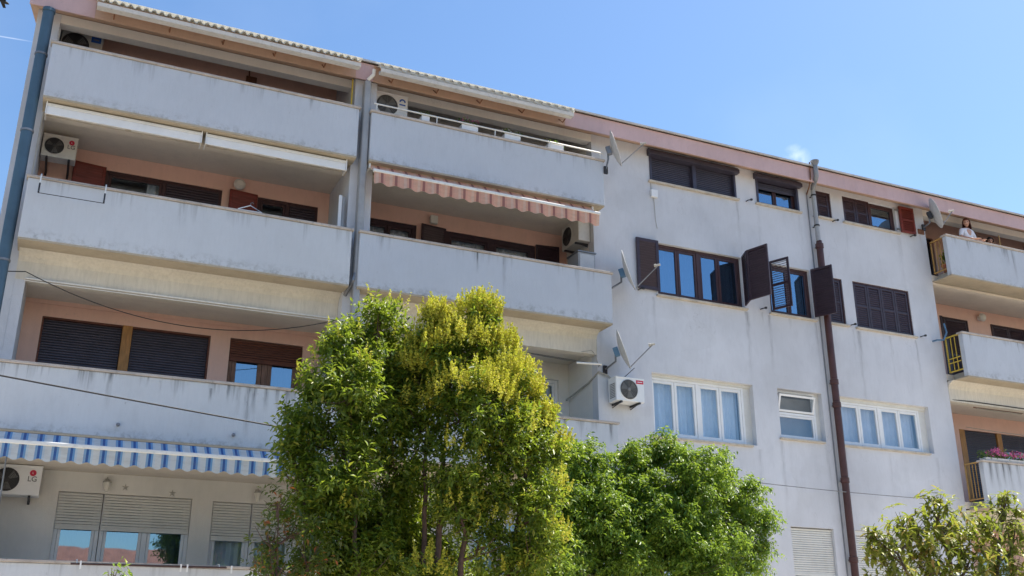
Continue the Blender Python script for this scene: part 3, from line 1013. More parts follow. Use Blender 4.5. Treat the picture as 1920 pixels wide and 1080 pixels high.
# --- white metal rail on the middle top balcony
mb = MB().tube([(4.46, PY + .03, 11.11), (9.30, PY + .03, 11.11)], .016)
rl = part(mb, 'railing', 'white_metal', smooth=True)
for x in (4.52, 5.7, 6.9, 8.1, 9.22):
    part(MB().tube([(x, PY + .05, 10.94), (x, PY + .03, 11.11)], .012), 'post', 'white_metal', rl, smooth=True)


# --- corrugated canopies with gutters over the left and middle top balconies
def canopy(x0, x1, per, closed):
    n = int((x1 - x0) / per * 8)
    vs, fs = [], []
    for i in range(n + 1):
        x = x0 + (x1 - x0) * i / n
        w = math.sin(2 * math.pi * (x - x0) / per)
        w = max(-1, min(1, w * 1.8)) * .026
        vs += [(x, 15.74, 11.775 + w), (x, 16.19, 12.075 + w), (x, 15.74, 11.757 + w), (x, 16.19, 12.057 + w)]
    for i in range(n):
        a, b = 4 * i, 4 * i + 4
        fs += [(a, a + 1, b + 1, b), (a + 2, b + 2, b + 3, a + 3), (a, b, b + 2, a + 2)]
    c = part(MB().add(vs, fs), 'corrugated_canopy', 'canopy_sheet', smooth=True)
    part(MB().prism([(15.75, 11.635), (15.735, 11.70), (15.755, 11.705), (15.77, 11.65), (15.86, 11.65), (15.875, 11.715), (15.89, 11.70), (15.885, 11.635)], x0 + .02, x1 - .02), 'gutter', 'gutter_metal', c)
    part(MB().box(x0, x1, 15.738, 15.90, 11.803, 11.817), 'top_flashing', 'canopy_sheet', c)
    if closed:
        part(MB().box(x0, x1, 15.762, 15.772, 11.72, 11.79), 'closing_strip', 'canopy_sheet', c)
        k = int((x1 - x0) / .17)
        for i in range(k):
            x = x0 + .06 + i * (x1 - x0 - .1) / k
            part(MB().lathe([(.014, 0), (.016, -.008), (.008, -.014)], (x, 15.735, 11.775), 'Y', 8), 'bolt', 'zinc', c)
    for x in np.arange(x0 + .3, x1 - .1, .9):
        part(MB().tube([(x, 15.89, 11.62), (x, 16.0, 11.60), (x, 16.165, 11.75)], .012, 6), 'gutter_bracket', 'rust', c)
    part(MB().prism([(15.8, 11.735), (15.8, 11.76), (16.168, 12.0), (16.168, 11.97)], x0 + .02, x1 - .02), 'canopy_board', 'orange_soffit', c)


canopy(-.42, 4.12, .125, False)
canopy(4.46, 8.50, .17, True)

# --- downpipes
def brackets(p, x, y, r, zs, mat='zinc'):
    for z in zs:
        part(MB().lathe([(r + .004, -.018), (r + .012, -.016), (r + .012, .016), (r + .004, .018)], (x, y, z), 'Z', 16), 'pipe_clip', mat, p)
        part(MB().box(x - .012, x + .012, y + r + .004, WY - .002, z - .01, z + .01), 'pipe_clip', mat, p)


dp = part(MB().lathe([(.088, 0.05), (.088, 11.56), (.10, 11.562), (.10, 11.62)], (-1.115, 16.18, 0), 'Z', 24), 'downpipe', 'blue_pipe', smooth=True, label='wide blue grey downpipe on the left corner')
brackets(dp, -1.115, 16.18, .088, (10.75, 9.35, 7.15, 4.9, 2.6))
dp = part(MB().box(4.275, 4.405, 16.05, 16.22, 3.0, 11.58), 'downpipe', 'grey_pipe', bevel=.03, label='square grey downpipe between the two left balcony columns')
part(MB().tube([(4.42, 16.0, 11.80), (4.42, 16.02, 11.70), (4.34, 16.1, 11.61)], .035, 8), 'gutter_outlet', 'white_metal', dp, smooth=True)
part(MB().tube([(4.30, 16.08, 7.75), (4.27, 16.06, 7.62), (4.20, 16.3, 7.40)], .03, 8), 'drain_spout', 'zinc', dp, smooth=True)
px = 15.03
dp = part(MB().lathe([(.052, 10.32), (.052, 11.62)], (px, 16.42, 0), 'Z', 16), 'downpipe', 'grey_pipe', smooth=True, label='thin blue grey upper length of the middle downpipe')
part(MB().tube([(px, 16.42, 11.60), (px - .03, 16.36, 11.66), (px - .16, 16.12, 11.70), (px - .17, 16.08, 11.76), (px - .17, 16.08, 12.06)], .055, 14), 'swan_neck', 'zinc', dp, smooth=True)
part(MB().lathe([(.055, 12.02), (.06, 12.04), (.09, 12.09), (.10, 12.14), (.085, 12.145)], (px - .17, 16.08, 0), 'Z', 16), 'hopper', 'zinc', dp, smooth=True)
brackets(dp, px, 16.42, .052, (11.45, 10.7), 'dark_metal')
db = part(MB().lathe([(.075, .1), (.075, 10.22), (.06, 10.33)], (px + .015, 16.42, 0), 'Z', 18), 'downpipe', 'brown_pipe', smooth=True, label='brown lower length of the middle downpipe')
for z in (10.20, 9.55, 7.05, 6.55, 4.95, 3.35, 1.8):
    part(MB().lathe([(.076, -.06), (.09, -.05), (.09, .05), (.076, .06)], (px + .015, 16.42, z), 'Z', 18), 'collar', 'brown_pipe', db, smooth=True)
    part(MB().box(px - .01, px + .04, 16.50, WY - .002, z - .015, z + .015), 'pipe_clip', 'zinc', db)
cd = part(MB().tube([(14.93, 16.53, 11.55), (14.93, 16.53, 9.0), (14.94, 16.53, 6.0), (14.95, 16.53, .2)], .014, 6), 'conduit', 'zinc', label='thin grey conduit beside the brown downpipe')
part(MB().tube([(14.74, 16.12, 12.1), (14.74, 16.14, 11.70), (14.90, 16.4, 11.62), (14.93, 16.53, 11.5)], .016, 6), 'conduit_bend', 'rust', cd)

# --- small fittings on the flat facade
part(MB().box(10.70, 10.86, WY - .06, WY - .001, 10.63, 10.80), 'junction_box', 'white_plastic', bevel=.008)
part(MB().tube([(10.72, WY - .008, 11.0), (10.73, WY - .008, 10.80)], .006, 5), 'box_cable', 'cable_pale')
part(MB().tube([(10.78, WY - .008, 10.63), (10.80, WY - .008, 10.1), (10.83, WY - .008, 9.93)], .005, 5), 'box_cable', 'cable_pale')
for (x, z) in ((13.39, 8.49), (15.84, 8.45), (17.92, 8.45), (15.68, 10.95), (15.12, 10.98), (18.05, 10.98), (10.35, 8.48), (13.25, 11.0)):
    part(MB().tube([(x - .05, WY - .002, z + .01), (x - .05, WY - .07, z + .01), (x + .03, WY - .09, z + .03)], .012, 6).box(x + .01, x + .05, WY - .11, WY - .07, z + .01, z + .05), 'shutter_catch', 'dark_metal')
part(MB().box(18.28, 18.46, WY - .03, WY - .001, 11.12, 11.24), 'name_plate', 'rust')
part(MB().tube([(18.25, WY - .002, 8.40), (18.25, WY - .12, 8.40), (18.45, WY - .14, 8.42), (18.58, WY - .14, 8.62), (18.58, WY - .1, 8.85)], .02, 8), 'vent_pipe', 'dish_bracket', smooth=True)
for (x, z) in ((.80, 4.76), (2.49, 4.75)):
    part(MB().lathe([(.022, 0), (.028, -.03), (.03, -.05), (.012, -.07)], (x, PY, z), 'Y', 10), 'spout', 'zinc', smooth=True)

# ------------------------------------------------------------------ awnings
def cassette_awning(x0, x1, label):
    t = empty('awning', ((x0 + x1) / 2, 16.3, 9.66), label, 'awning', 'retracted white awnings under the top left balcony')
    MB().prism([(16.12, 9.84), (16.12, 9.885), (16.17, 9.905), (16.36, 9.905), (16.36, 9.80), (16.2, 9.80)], x0, x1).build('cassette', 'white_metal', t, bevel=.006)
    MB().prism([(16.125, 9.69), (16.125, 9.832), (16.15, 9.832), (16.15, 9.69)], x0 + .02, x1 - .02).build('front_bar', 'white_plastic', t, bevel=.006)
    for x in (x0 + .01, x1 - .01):
        MB().box(x - .008, x + .008, 16.11, 16.37, 9.69, 9.91).build('end_cap', 'white_plastic', t)
    MB().tube([(x0 + .1, 16.3, 9.78), ((x0 + x1) / 2, 16.25, 9.74)], .018, 8).build('folding_arm', 'white_metal', t, smooth=True)
    MB().tube([(x1 - .1, 16.3, 9.78), ((x0 + x1) / 2 + .1, 16.25, 9.74)], .018, 8).build('folding_arm', 'white_metal', t, smooth=True)


cassette_awning(-.91, 1.53, 'retracted white awning beside the unit with a red logo, left of the two')
cassette_awning(1.585, 4.05, 'retracted white awning above the globe lamp, right one of the two')


def stripe_awning(x0, x1, mat, mount, bar, drop, period, label, phase):
    t = empty('awning', ((x0 + x1) / 2, mount[0], bar[1] - drop), label, 'awning')
    # roof cloth, sagging a little
    vs, fs = [], []
    nx, ny = 60, 6
    for j in range(ny + 1):
        q = j / ny
        for i in range(nx + 1):
            x = x0 + (x1 - x0) * i / nx
            vs.append((x, mount[0] + (bar[0] - mount[0]) * q, mount[1] + (bar[1] - mount[1]) * q - .03 * math.sin(math.pi * q) * (1 + .2 * math.sin(x * 3))))
    for j in range(ny):
        for i in range(nx):
            a = j * (nx + 1) + i
            fs.append((a, a + 1, a + nx + 2, a + nx + 1))
    o = MB().add(vs, fs).build('canopy_cloth', mat, t, smooth=True)
    # scalloped valance
    vs, fs = [], []
    n = int((x1 - x0) / period * 12)
    rows = 4
    for i in range(n + 1):
        x = x0 + (x1 - x0) * i / n
        u = ((x + phase) / period) % 1
        ztip = bar[1] - drop - .019 * math.cos(2 * math.pi * (u - .2))
        for j in range(rows + 1):
            q = j / rows
            yy = bar[0] - .012 + .018 * q * math.sin(2 * math.pi * x / period * .5 + 1) + .01 * q * math.sin(x * 2.3)
            vs.append((x, yy, bar[1] - .02 + (ztip - bar[1] + .02) * q))
    for i in range(n):
        for j in range(rows):
            a = i * (rows + 1) + j
            fs.append((a, a + rows + 1, a + rows + 2, a + 1))
    MB().add(vs, fs).build('valance', mat, t, smooth=True)
    MB().box(x0 - .02, x1 + .02, bar[0] - .03, bar[0] + .03, bar[1] - .028, bar[1] + .03).build('front_bar', 'white_metal', t, bevel=.012)
    MB().tube([(x0, mount[0] + .06, mount[1] - .03), (x1, mount[0] + .06, mount[1] - .03)], .035, 12).build('roller_tube', 'white_metal', t, smooth=True)
    for x, s in ((x0 + .35, 1), (x1 - .35, -1)):
        MB().tube([(x, mount[0] + .1, mount[1] - .08), (x + s * .55, (mount[0] + bar[0]) / 2 + .1, (mount[1] + bar[1]) / 2 - .06), (x + s * .1, bar[0] + .02, bar[1] - .01)], .02, 8).build('folding_arm', 'white_metal', t, smooth=True)
    for x in (x0 - .01, x1 + .01):
        MB().box(x - .02, x + .02, mount[0] - .04, mount[0] + .16, mount[1] - .09, mount[1] + .015).build('wall_bracket', 'white_metal', t, bevel=.005)
    return t


stripe_awning(4.47, 9.03, 'awning_orange', (16.12, 9.90), (15.82, 9.645), .25, .263, 'orange and maroon striped awning with scalloped edge under the middle top balcony', .05)
stripe_awning(-2.0 + 1.05, 4.0, 'awning_blue', (15.985, 4.535), (15.62, 4.335), .235, .2115, 'blue and white striped awning with scalloped edge on the lowest left balcony', .13)


# ------------------------------------------------------------------ air conditioners
def ac_unit(loc, w, h, d, rot, label, logo, fan_x=-.15, bracket='wall', casing='ac_casing', fan_r=.40, grille='dark', reach=.12):
    """outdoor unit: local x = width, -y = front, origin at the bottom centre of the back"""
    t = empty('air_conditioner', loc, label, 'air conditioner', 'air conditioning units on the facade')
    m = Matrix.Translation(loc) @ Matrix.Rotation(rot, 4, 'Z')
    MB().box(-w / 2, w / 2, -d, 0, 0, h).xf(m).build('casing', casing, t, bevel=.012)
    MB().box(-w / 2 - .006, w / 2 + .006, -d - .006, .004, h - .02, h + .006).xf(m).build('lid', casing, t, bevel=.005)
    r = h * fan_r
    cx, cz = fan_x * w, h * .5
    MB().lathe([(r, -d - .012), (r * 1.04, -d - .004), (r * 1.04, -d + .002), (r, -d - .002)], (cx, 0, cz), 'Y', 32, caps=False).xf(m).build('fan_ring', casing, t, smooth=True)
    MB().lathe([(r * .99, -d - .003), (r * .99, -d - .0015)], (cx, 0, cz), 'Y', 32).xf(m).build('fan_recess', 'ac_dark', t)
    f = MB()
    for k in range(3):
        a = 2 * math.pi * k / 3 + .5
        vs = []
        for q, (da, dy) in enumerate(((-.25, 0), (.55, -.005))):
            for rr in (r * .22, r * .9):
                vs.append((cx + rr * math.cos(a + da * (1 if rr > r * .5 else 1.2)), -d - .0045 + dy, cz + rr * math.sin(a + da)))
        f.add(vs, [(0, 1, 3, 2)])
    f.xf(m).build('fan_blades', 'ac_fan', t)
    g = MB()
    for q in range(1, 9):
        rr = r * q / 8.6
        pts = [(cx + rr * math.cos(2 * math.pi * k / 24), -d - .014, cz + rr * math.sin(2 * math.pi * k / 24)) for k in range(25)]
        g.tube(pts, .0042, 4, False)
    for k in range(8):
        a = math.pi * 2 * k / 8
        g.tube([(cx, -d - .014, cz), (cx + r * math.cos(a), -d - .014, cz + r * math.sin(a))], .003, 4)
    g.lathe([(.02, -d - .02), (.034, -d - .016), (.034, -d - .012)], (cx, 0, cz), 'Y', 12)
    g.xf(m).build('fan_grille', 'ac_fan' if grille == 'pale' else 'ac_dark', t)
    sl = MB()
    for k in range(9):
        z = h * (.15 + .07 * k)
        sl.box(-w / 2 - .003, -w / 2 + .001, -d * .85, -d * .2, z, z + .014)
    sl.xf(m).build('side_slots', 'ac_dark', t)
    lx = w * .33
    if logo == 'round':
        MB().lathe([(h * .105, -d - .004), (h * .105, -d + .001)], (lx, 0, h * .76), 'Y', 24).xf(m).build('logo', 'logo_red', t)
        wv, wf = text_mesh('L', h * .10)
        MB().add([(lx + x, -d - .006 - z * .2, h * .76 + y) for x, y, z in wv], wf).xf(m).build('logo_mark', 'white_plastic', t)
        tv, tf = text_mesh('LG', h * .25)
        MB().add([(lx + x, -d - .003 - z, h * .55 + y) for x, y, z in tv], tf).xf(m).build('lettering', 'logo_grey', t)
    elif logo == 'red_label':
        MB().box(lx - .07, lx + .09, -d - .004, -d + .001, h * .78, h * .93).xf(m).build('label_plate', 'logo_red', t)
        MB().box(lx - .045, lx + .065, -d - .006, -d - .003, h * .84, h * .87).xf(m).build('label_line', 'white_plastic', t)
    elif logo == 'blue_label':
        MB().box(lx - .08, lx + .08, -d - .004, -d + .001, h * .70, h * .90).xf(m).build('label_plate', 'logo_blue', t)
        MB().box(lx - .045, lx + .045, -d - .006, -d - .003, h * .775, h * .82).xf(m).build('label_line', 'ac_fan', t)
    elif logo == 'crest':
        pts = []
        for k in range(9):
            a = math.pi * k / 8
            pts.append((lx + .05 * math.cos(a), -d - .005, h * .74 + .05 * math.sin(a)))
        MB().tube(pts, .014, 6).xf(m).build('logo', 'logo_blue', t)
        MB().box(lx - .06, lx + .06, -d - .004, -d + .001, h * .60, h * .65).xf(m).build('logo_line', 'logo_blue', t)
    if bracket == 'wall':
        for x in (-w * .32, w * .32):
            MB().box(x - .018, x + .018, -d - .01, reach, -.035, -.002).box(x - .018, x + .018, reach - .04, reach - .002, -.09, -.036).xf(m).build('bracket', 'dark_metal', t)
            MB().tube([(x, -d * .7, -.03), (x, reach - .03, -.075)], .010, 6).xf(m).build('brace', 'dark_metal', t)
    else:
        for x in (-w * .32, w * .32):
            MB().box(x - .03, x + .03, -d, 0, -.05, -.002).xf(m).build('foot', 'ac_dark', t)
    return t


ac_unit((-.65, 17.36, 9.41), .54, .41, .25, 0, 'dusty air conditioner under the retracted awning, red round logo, hung in the upper left loggia', 'round', fan_r=.37, reach=.385)
ac_unit((-.50, 17.62, 3.83), .74, .45, .30, 0, 'white air conditioner with red round logo below the blue striped awning', 'round', casing='white_plastic')
ac_unit((-.58, 17.45, 11.37), .68, .57, .28, 0, 'air conditioner with blue label in the topmost left loggia, half hidden by the parapet', 'blue_label')
ac_unit((4.935, 16.72, 11.14), .64, .53, .24, 0, 'white air conditioner with blue crest behind the white metal rail', 'crest', fan_x=-.14, casing='white_plastic', grille='pale', bracket='foot')
ac_unit((9.815, 16.50, 6.06), .62, .46, .30, 0, 'white air conditioner with red label on the flat wall below a satellite dish', 'red_label', fan_x=-.05, casing='white_plastic', fan_r=.42, grille='pale')
ac_unit((9.30, 17.05, 9.42), .74, .50, .27, math.radians(-90), 'air conditioner seen from its narrow end under the orange striped awning', None)


# ------------------------------------------------------------------ satellite dishes
def sat_dish(c, n, rad, foot, label, lnb=.55, mat='dish_paint', brk='zinc'):
    """c centre of the dish, n pointing direction, foot = point on the wall that carries it"""
    c, n = Vector(c), Vector(n).normalized()
    t = empty('satellite_dish', foot, label, 'satellite dish', 'satellite dishes on the facade')
    up = (Vector((0, 0, 1)) - n * n.z).normalized()
    sx = up.cross(n)
    m = Matrix(((sx.x, up.x, n.x, c.x), (sx.y, up.y, n.y, c.y), (sx.z, up.z, n.z, c.z), (0, 0, 0, 1)))
    prof = [(rad * q, .11 * rad * 2 * q * q - .11 * rad) for q in np.linspace(.02, 1, 9)]
    back = [(r_, h_ - .008) for r_, h_ in reversed(prof)]
    prof.append((rad * 1.015, prof[-1][1] - .004))
    MB().lathe(prof + back, n=36).xf(m @ Matrix.Scale(1.08, 4, (0, 1, 0))).build('reflector', mat, t, smooth=True)
    tip = Vector((0, -rad * .25, lnb))
    MB().tube([(0, -rad * 1.03, .02), tuple(tip)], .011, 8).xf(m).build('feed_arm', 'zinc', t, smooth=True)
    d = (Vector((0, 0, 0)) - tip).normalized()
    MB().tube([tuple(tip - d * .03), tuple(tip + d * .05), tuple(tip + d * .055), tuple(tip + d * .09)], [.022, .022, .034, .034], 12).xf(m).build('receiver_head', 'cable_pale', t, smooth=True)
    MB().box(-.05, .05, -.09, .09, -.16, -.06).xf(m).build('back_bracket', brk, t, bevel=.01)
    f = Vector(foot)
    b = c - n * .13
    elbow = Vector((b.x, b.y, b.z - .18))
    MB().tube([tuple(b + Vector((0, 0, .1))), tuple(elbow), tuple(f)], .02, 8).build('mast', 'zinc', t, smooth=True)
    MB().box(f.x - .04, f.x + .04, f.y - .02, f.y + .02, f.z - .08, f.z + .08).build('foot_plate', 'dark_metal', t)
    return t


sat_dish((9.47, 15.9, 11.19), (.80, -.52, .27), .36, (9.31, 15.985, 10.72), 'grey satellite dish at the corner of the middle top balcony', .62)
sat_dish((9.79, 16.1, 8.66), (.74, -.62, .27), .40, (9.42, 16.2, 8.25), 'white satellite dish beside the open louvred shutter, blue bracket', .62, brk='dish_bracket')
sat_dish((9.60, 16.1, 7.02), (.80, -.52, .30), .37, (9.46, 16.52, 6.72), 'pale satellite dish on the flat wall above the air conditioner', .60, brk='dish_bracket')
sat_dish((18.24, 15.95, 11.40), (.74, -.60, .28), .35, (18.46, 16.52, 11.30), 'grey satellite dish near the person, at the corner of the right top balcony', .40, brk='dark_metal')

# ------------------------------------------------------------------ lamps and ornaments
def globe_lamp(x, z, label, square=False):
    t = empty('wall_lamp', (x, BY, z - .1), label, 'wall lamp')
    MB().lathe([(.07, 0), (.07, -.025), (.05, -.03)], (x, BY, z), 'Y', 16).build('base', 'white_plastic', t, smooth=True)
    if square:
        MB().box(x - .08, x + .08, BY - .12, BY - .03, z - .09, z + .09).build('lamp_shade', 'lamp_glass', t, bevel=.02)
    else:
        MB().lathe([(.055 + .055 * math.sin(math.pi * q / 10), -.03 - .15 * q / 10) for q in range(11)], (x, BY, z), 'Y', 20).build('lamp_shade', 'lamp_glass', t, smooth=True)


globe_lamp(2.43, 9.76, 'round white wall lamp above the red shutter in the upper left loggia')
globe_lamp(6.28, 9.75, 'square white wall lamp under the orange striped awning', True)
globe_lamp(21.33, 9.73, 'round white wall lamp on the pink wall of the right loggia')


def lantern(x, z, label):
    t = empty('wall_lantern', (x, BY, z - .12), label, 'wall lantern', 'lanterns under the blue awning')
    MB().box(x - .03, x + .03, BY - .012, BY, z - .02, z + .12).build('base', 'cable_pale', t, bevel=.004)
    MB().tube([(x, BY - .01, z + .08), (x, BY - .07, z + .13), (x, BY - .11, z + .09)], .01, 6).build('arm', 'cable_pale', t, smooth=True)
    MB().lathe([(.02, .10), (.065, .06), (.07, .05), (.06, .045)], (x, BY - .11, z), 'Z', 6).build('cap', 'cable_pale', t)
    MB().lathe([(.055, .045), (.035, -.09), (.02, -.10)], (x, BY - .11, z), 'Z', 6).build('lamp_glass', 'lamp_glass', t)


lantern(.84, 4.10, 'wall lantern above the wide window under the blue awning')
lantern(3.25, 4.08, 'wall lantern above the narrow window next to the bushy tree')
for i, (x, z, lb) in enumerate(((1.13, 4.10, 'small star ornament on the wall nearer the lantern'), (1.87, 4.05, 'small star ornament on the wall farther from the lantern'))):
    mb = MB()
    for k in range(5):
        a = 2 * math.pi * k / 5 + math.pi / 2
        mb.add([(x, BY - .02, z), (x + .02 * math.cos(a - .6), BY - .01, z + .02 * math.sin(a - .6)), (x + .065 * math.cos(a), BY - .006, z + .065 * math.sin(a)), (x + .02 * math.cos(a + .6), BY - .01, z + .02 * math.sin(a + .6))], [(0, 1, 2), (0, 2, 3)])
    tag(mb.build('wall_ornament', 'cable_pale', origin=(x, BY, z)), lb, 'ornament', 'star ornaments under the blue awning')
t = empty('strip_light', (20.5, 16.9, 7.04), 'long dark strip light on the ceiling of the right loggia', 'lamp')
MB().box(19.7, 21.3, 16.88, 16.96, 7.05, 7.095).build('housing', 'rust', t, bevel=.008)
MB().tube([(19.75, 16.92, 7.035), (21.25, 16.92, 7.035)], .016, 8).build('tube', 'cable_pale', t, smooth=True)
t = empty('wall_vent', (18.99, 16.9, 9.5), 'small framed louvred box at the end of the right third floor loggia', 'vent')
MB().box(18.53, 18.62, 16.80, 17.0, 9.54, 9.98).build('box', 'white_metal', t, bevel=.006)
for k in range(7):
    MB().box(18.53, 18.624, 16.794, 16.80, 9.58 + k * .055, 9.60 + k * .055).build('slat', 'zinc', t)

# ------------------------------------------------------------------ things on the balconies
t = empty('drying_rack', (-.3, 15.9, 8.2), 'thin metal drying rack hooked over the upper left parapet', 'drying rack')
for x in (-.79, .15):
    MB().tube([(x, 16.16, 8.50), (x, 16.14, 8.56), (x, 15.96, 8.56), (x, 15.90, 8.50), (x, 15.88, 8.24)], .011, 6).build('hook_arm', 'white_metal', t, smooth=True)
    MB().tube([(x, 15.89, 8.38), (x, 15.88, 8.21)], .013, 8).build('sleeve', 'dark_metal', t, smooth=True)
MB().tube([(-.79, 15.88, 8.21), (.15, 15.88, 8.21)], .006, 6).build('front_bar', 'dark_metal', t, smooth=True)
MB().tube([(-.79, 15.93, 8.49), (.15, 15.93, 8.49)], .006, 6).build('line', 'zinc', t)
t = empty('drying_rack', (1.6, 15.8, 2.7), 'dark drying rail with clothes pegs along the lowest left parapet', 'drying rack')
MB().tube([(.42, 15.82, 2.735), (2.55, 15.82, 2.75)], .012, 6).build('rail', 'frame_wood', t)
MB().tube([(.42, 15.88, 2.755), (2.55, 15.88, 2.77)], .006, 6).build('line', 'zinc', t)
for x in (.5, 2.45):
    MB().tube([(x, 16.14, 2.76), (x, 16.12, 2.81), (x, 15.9, 2.80), (x, 15.82, 2.74)], .008, 6).build('hook_arm', 'white_metal', t)
for i, x in enumerate((.55, 1.90, 1.99, 2.62)):
    t = empty('clothes_peg', (x, 15.8, 2.68), ['white clothes peg at the left end of the drying rail', 'white clothes peg in the middle of the drying rail, left of a pair', 'white clothes peg in the middle of the drying rail, right of a pair', 'white clothes peg beside the bushy tree on the lowest rail'][i], 'clothes peg', 'pegs on the drying rail')
    for s in (-1, 1):
        MB().box(x - .011, x + .011, 15.805 + s * .012, 15.812 + s * .012, 2.67, 2.78).build('jaw', 'white_plastic', t)
t = empty('folded_screen', (4.08, 16.4, 7.65), 'white upright folded frame at the right end of the upper left loggia', 'screen')
MB().box(3.99, 4.05, 16.30, 16.34, 7.66, 9.28).build('panel', 'white_plastic', t, bevel=.006)
MB().box(4.055, 4.10, 16.31, 16.335, 7.66, 9.26).build('panel', 'grey_pipe', t, bevel=.006)
t = empty('storage_cabinet', (9.02, 16.5, 7.65), 'pale grey cabinet below the narrow air conditioner on the middle balcony', 'cabinet')
MB().box(8.84, 9.22, 16.36, 16.80, 7.65, 9.02).build('body', 'grey_pipe', t, bevel=.01)
MB().box(8.87, 9.19, 16.345, 16.358, 7.75, 8.98).build('door', 'dish_paint', t, bevel=.006)
MB().box(8.82, 9.24, 16.34, 16.82, 9.022, 9.045).build('top', 'zinc', t)
t = empty('pole', (4.10, 16.3, 10.1), 'thin yellow pole at the right end of the top left balcony', 'pole')
MB().tube([(4.10, 16.28, 10.1), (4.10, 16.28, 11.66)], .016, 8).build('shaft', 'yellow_paint', t, smooth=True)
MB().lathe([(.03, 10.10), (.03, 10.12), (.018, 10.13)], (4.10, 16.28, 0), 'Z', 10).build('base', 'zinc', t)
t = empty('pole', (20.65, 16.22, 10.1), 'thin pale pole rising behind the parapet beside the person', 'pole')
MB().tube([(20.65, 16.22, 10.1), (20.65, 16.22, 11.36)], .014, 8).build('shaft', 'ochre_paint', t, smooth=True)
MB().lathe([(.03, 10.10), (.03, 10.12), (.018, 10.13)], (20.65, 16.22, 0), 'Z', 10).build('base', 'zinc', t)
t = empty('pole', (-.6, 16.14, 1.95), 'thin grey awning crank pole hanging in front of the lowest air conditioner', 'pole')
MB().tube([(-.62, 16.14, 4.30), (-.60, 16.14, 2.9)], .012, 8).build('shaft', 'zinc', t, smooth=True)
MB().tube([(-.60, 16.14, 2.9), (-.56, 16.12, 2.85), (-.56, 16.12, 2.72)], .01, 8).build('crank', 'zinc', t, smooth=True)
t = empty('clothes_hanger', (2.42, 16.05, 8.54), 'white clothes hanger hooked on the upper left parapet', 'clothes hanger')
MB().tube([(2.22, 16.02, 8.56), (2.42, 16.03, 8.66), (2.62, 16.02, 8.56), (2.22, 16.02, 8.555)], .009, 6).build('frame', 'white_plastic', t, smooth=True)
MB().tube([(2.42, 16.03, 8.66), (2.42, 16.03, 8.70), (2.45, 16.03, 8.72), (2.47, 16.03, 8.70)], .005, 6).build('hook', 'zinc', t, smooth=True)
t = empty('fuse_box', (2.46, BY, 11.93), 'small brown box on the pink wall of the topmost left loggia', 'box')
MB().box(2.36, 2.56, BY - .07, BY - .001, 11.93, 12.09).build('case', 'rust', t, bevel=.008)
MB().tube([(2.42, BY - .02, 12.08), (2.41, BY - .02, 12.24)], .012, 6).build('cable', 'rust', t)
# clothes line bracket of the second floor middle loggia
t = empty('clothes_line_bracket', (9.1, 16.5, 6.8), 'pale metal clothes line arm at the middle second floor loggia corner', 'bracket')
MB().tube([(8.72, 16.30, 6.72), (9.26, 16.30, 6.75)], .022, 8).build('arm', 'white_metal', t, smooth=True)
MB().tube([(9.26, 16.30, 6.75), (9.33, 16.54, 6.78)], .012, 6).build('stay', 'zinc', t)
MB().tube([(8.95, 16.52, 7.02), (9.15, 16.48, 7.06), (9.22, 16.52, 7.03), (9.22, 16.35, 6.76)], .008, 6).build('wire_loop', 'cable_pale', t)
for k in range(3):
    MB().tube([(8.74 + k * .17, 16.30, 6.73 + .01 * k), (6.2 + k * .1, 16.35, 6.86), (4.6, 16.35, 6.93)], .004, 5).build('line', 'cable', t)


def leaves_on(name, pts, size, mat, parent, n_each=6, spread=.05, seed=1):
    r = random.Random(seed)
    mb = MB()
    rnd = []
    for p in pts:
        for k in range(n_each):
            c = Vector(p) + Vector((r.gauss(0, spread), r.gauss(0, spread), r.gauss(0, spread)))
            d = Vector((r.gauss(0, 1), r.gauss(0, 1), r.gauss(.3, .8))).normalized()
            s = d.orthogonal().normalized()
            s = Matrix.Rotation(r.random() * 6.28, 3, d) @ s
            ln = size * r.uniform(.7, 1.3)
            mb.add([c, c + d * ln * .5 + s * ln * .28, c + d * ln, c + d * ln * .5 - s * ln * .28], [(0, 1, 2), (0, 2, 3)])
            rnd += [r.random()] * 2
    o = mb.build(name, mat, parent, kind='stuff')
    a = o.data.attributes.new('rnd', 'FLOAT', 'FACE')
    a.data.foreach_set('value', rnd)
    return o


for i, (x, lb) in enumerate(((5.48, 'white planter on the top railing closest to the crested air conditioner'), (6.38, 'white planter with pink blossoms, second along the white rail'),
                             (7.28, 'white planter with pale blossoms, third along the white rail'), (8.23, 'white planter nearest the satellite dish on the white rail'))):
    t = empty('planter', (x, 16.14, 10.955), lb, 'planter', 'planters along the middle top balcony')
    w = .34 if i else .16
    MB().prism([(16.06, 10.965), (16.045, 11.10), (16.23, 11.10), (16.215, 10.965)], x - w / 2, x + w / 2).build('trough', 'white_plastic', t, bevel=.006)
    MB().box(x - w / 2 + .01, x + w / 2 - .01, 16.07, 16.205, 11.085, 11.104).build('soil', 'soil', t)
    pts = [(x + random.uniform(-w / 2, w / 2), 16.13 + random.uniform(-.05, .05), 11.13 + random.uniform(0, .05 + .04 * (i in (1, 2)))) for _ in range(18)]
    leaves_on('leaves', pts, .05, 'leaf_flowerbox', t, 5, .03, i)
    if i in (1, 2):
        pts = [(x + random.uniform(-w / 2, w / 2), 16.12 + random.uniform(-.05, .05), 11.20 + random.uniform(0, .07)) for _ in range(9)]
        leaves_on('blossoms', pts, .03, 'petal_pink' if i == 1 else 'petal_white', t, 5, .018, i + 9)
t = empty('flower_box', (19.4, 16.08, 5.59), 'flower box of pink blossoms on the lower right parapet', 'flower box')
MB().prism([(16.0, 5.59), (15.985, 5.65), (16.17, 5.65), (16.155, 5.59)], 18.72, 20.1).build('trough', 'dish_paint', t, bevel=.006)
pts = [(random.uniform(18.68, 20.1), 16.08 + random.uniform(-.08, .06), 5.68 + random.uniform(-.03, .09)) for _ in range(90)]
leaves_on('leaves', pts, .055, 'leaf_flowerbox', t, 6, .035, 3)
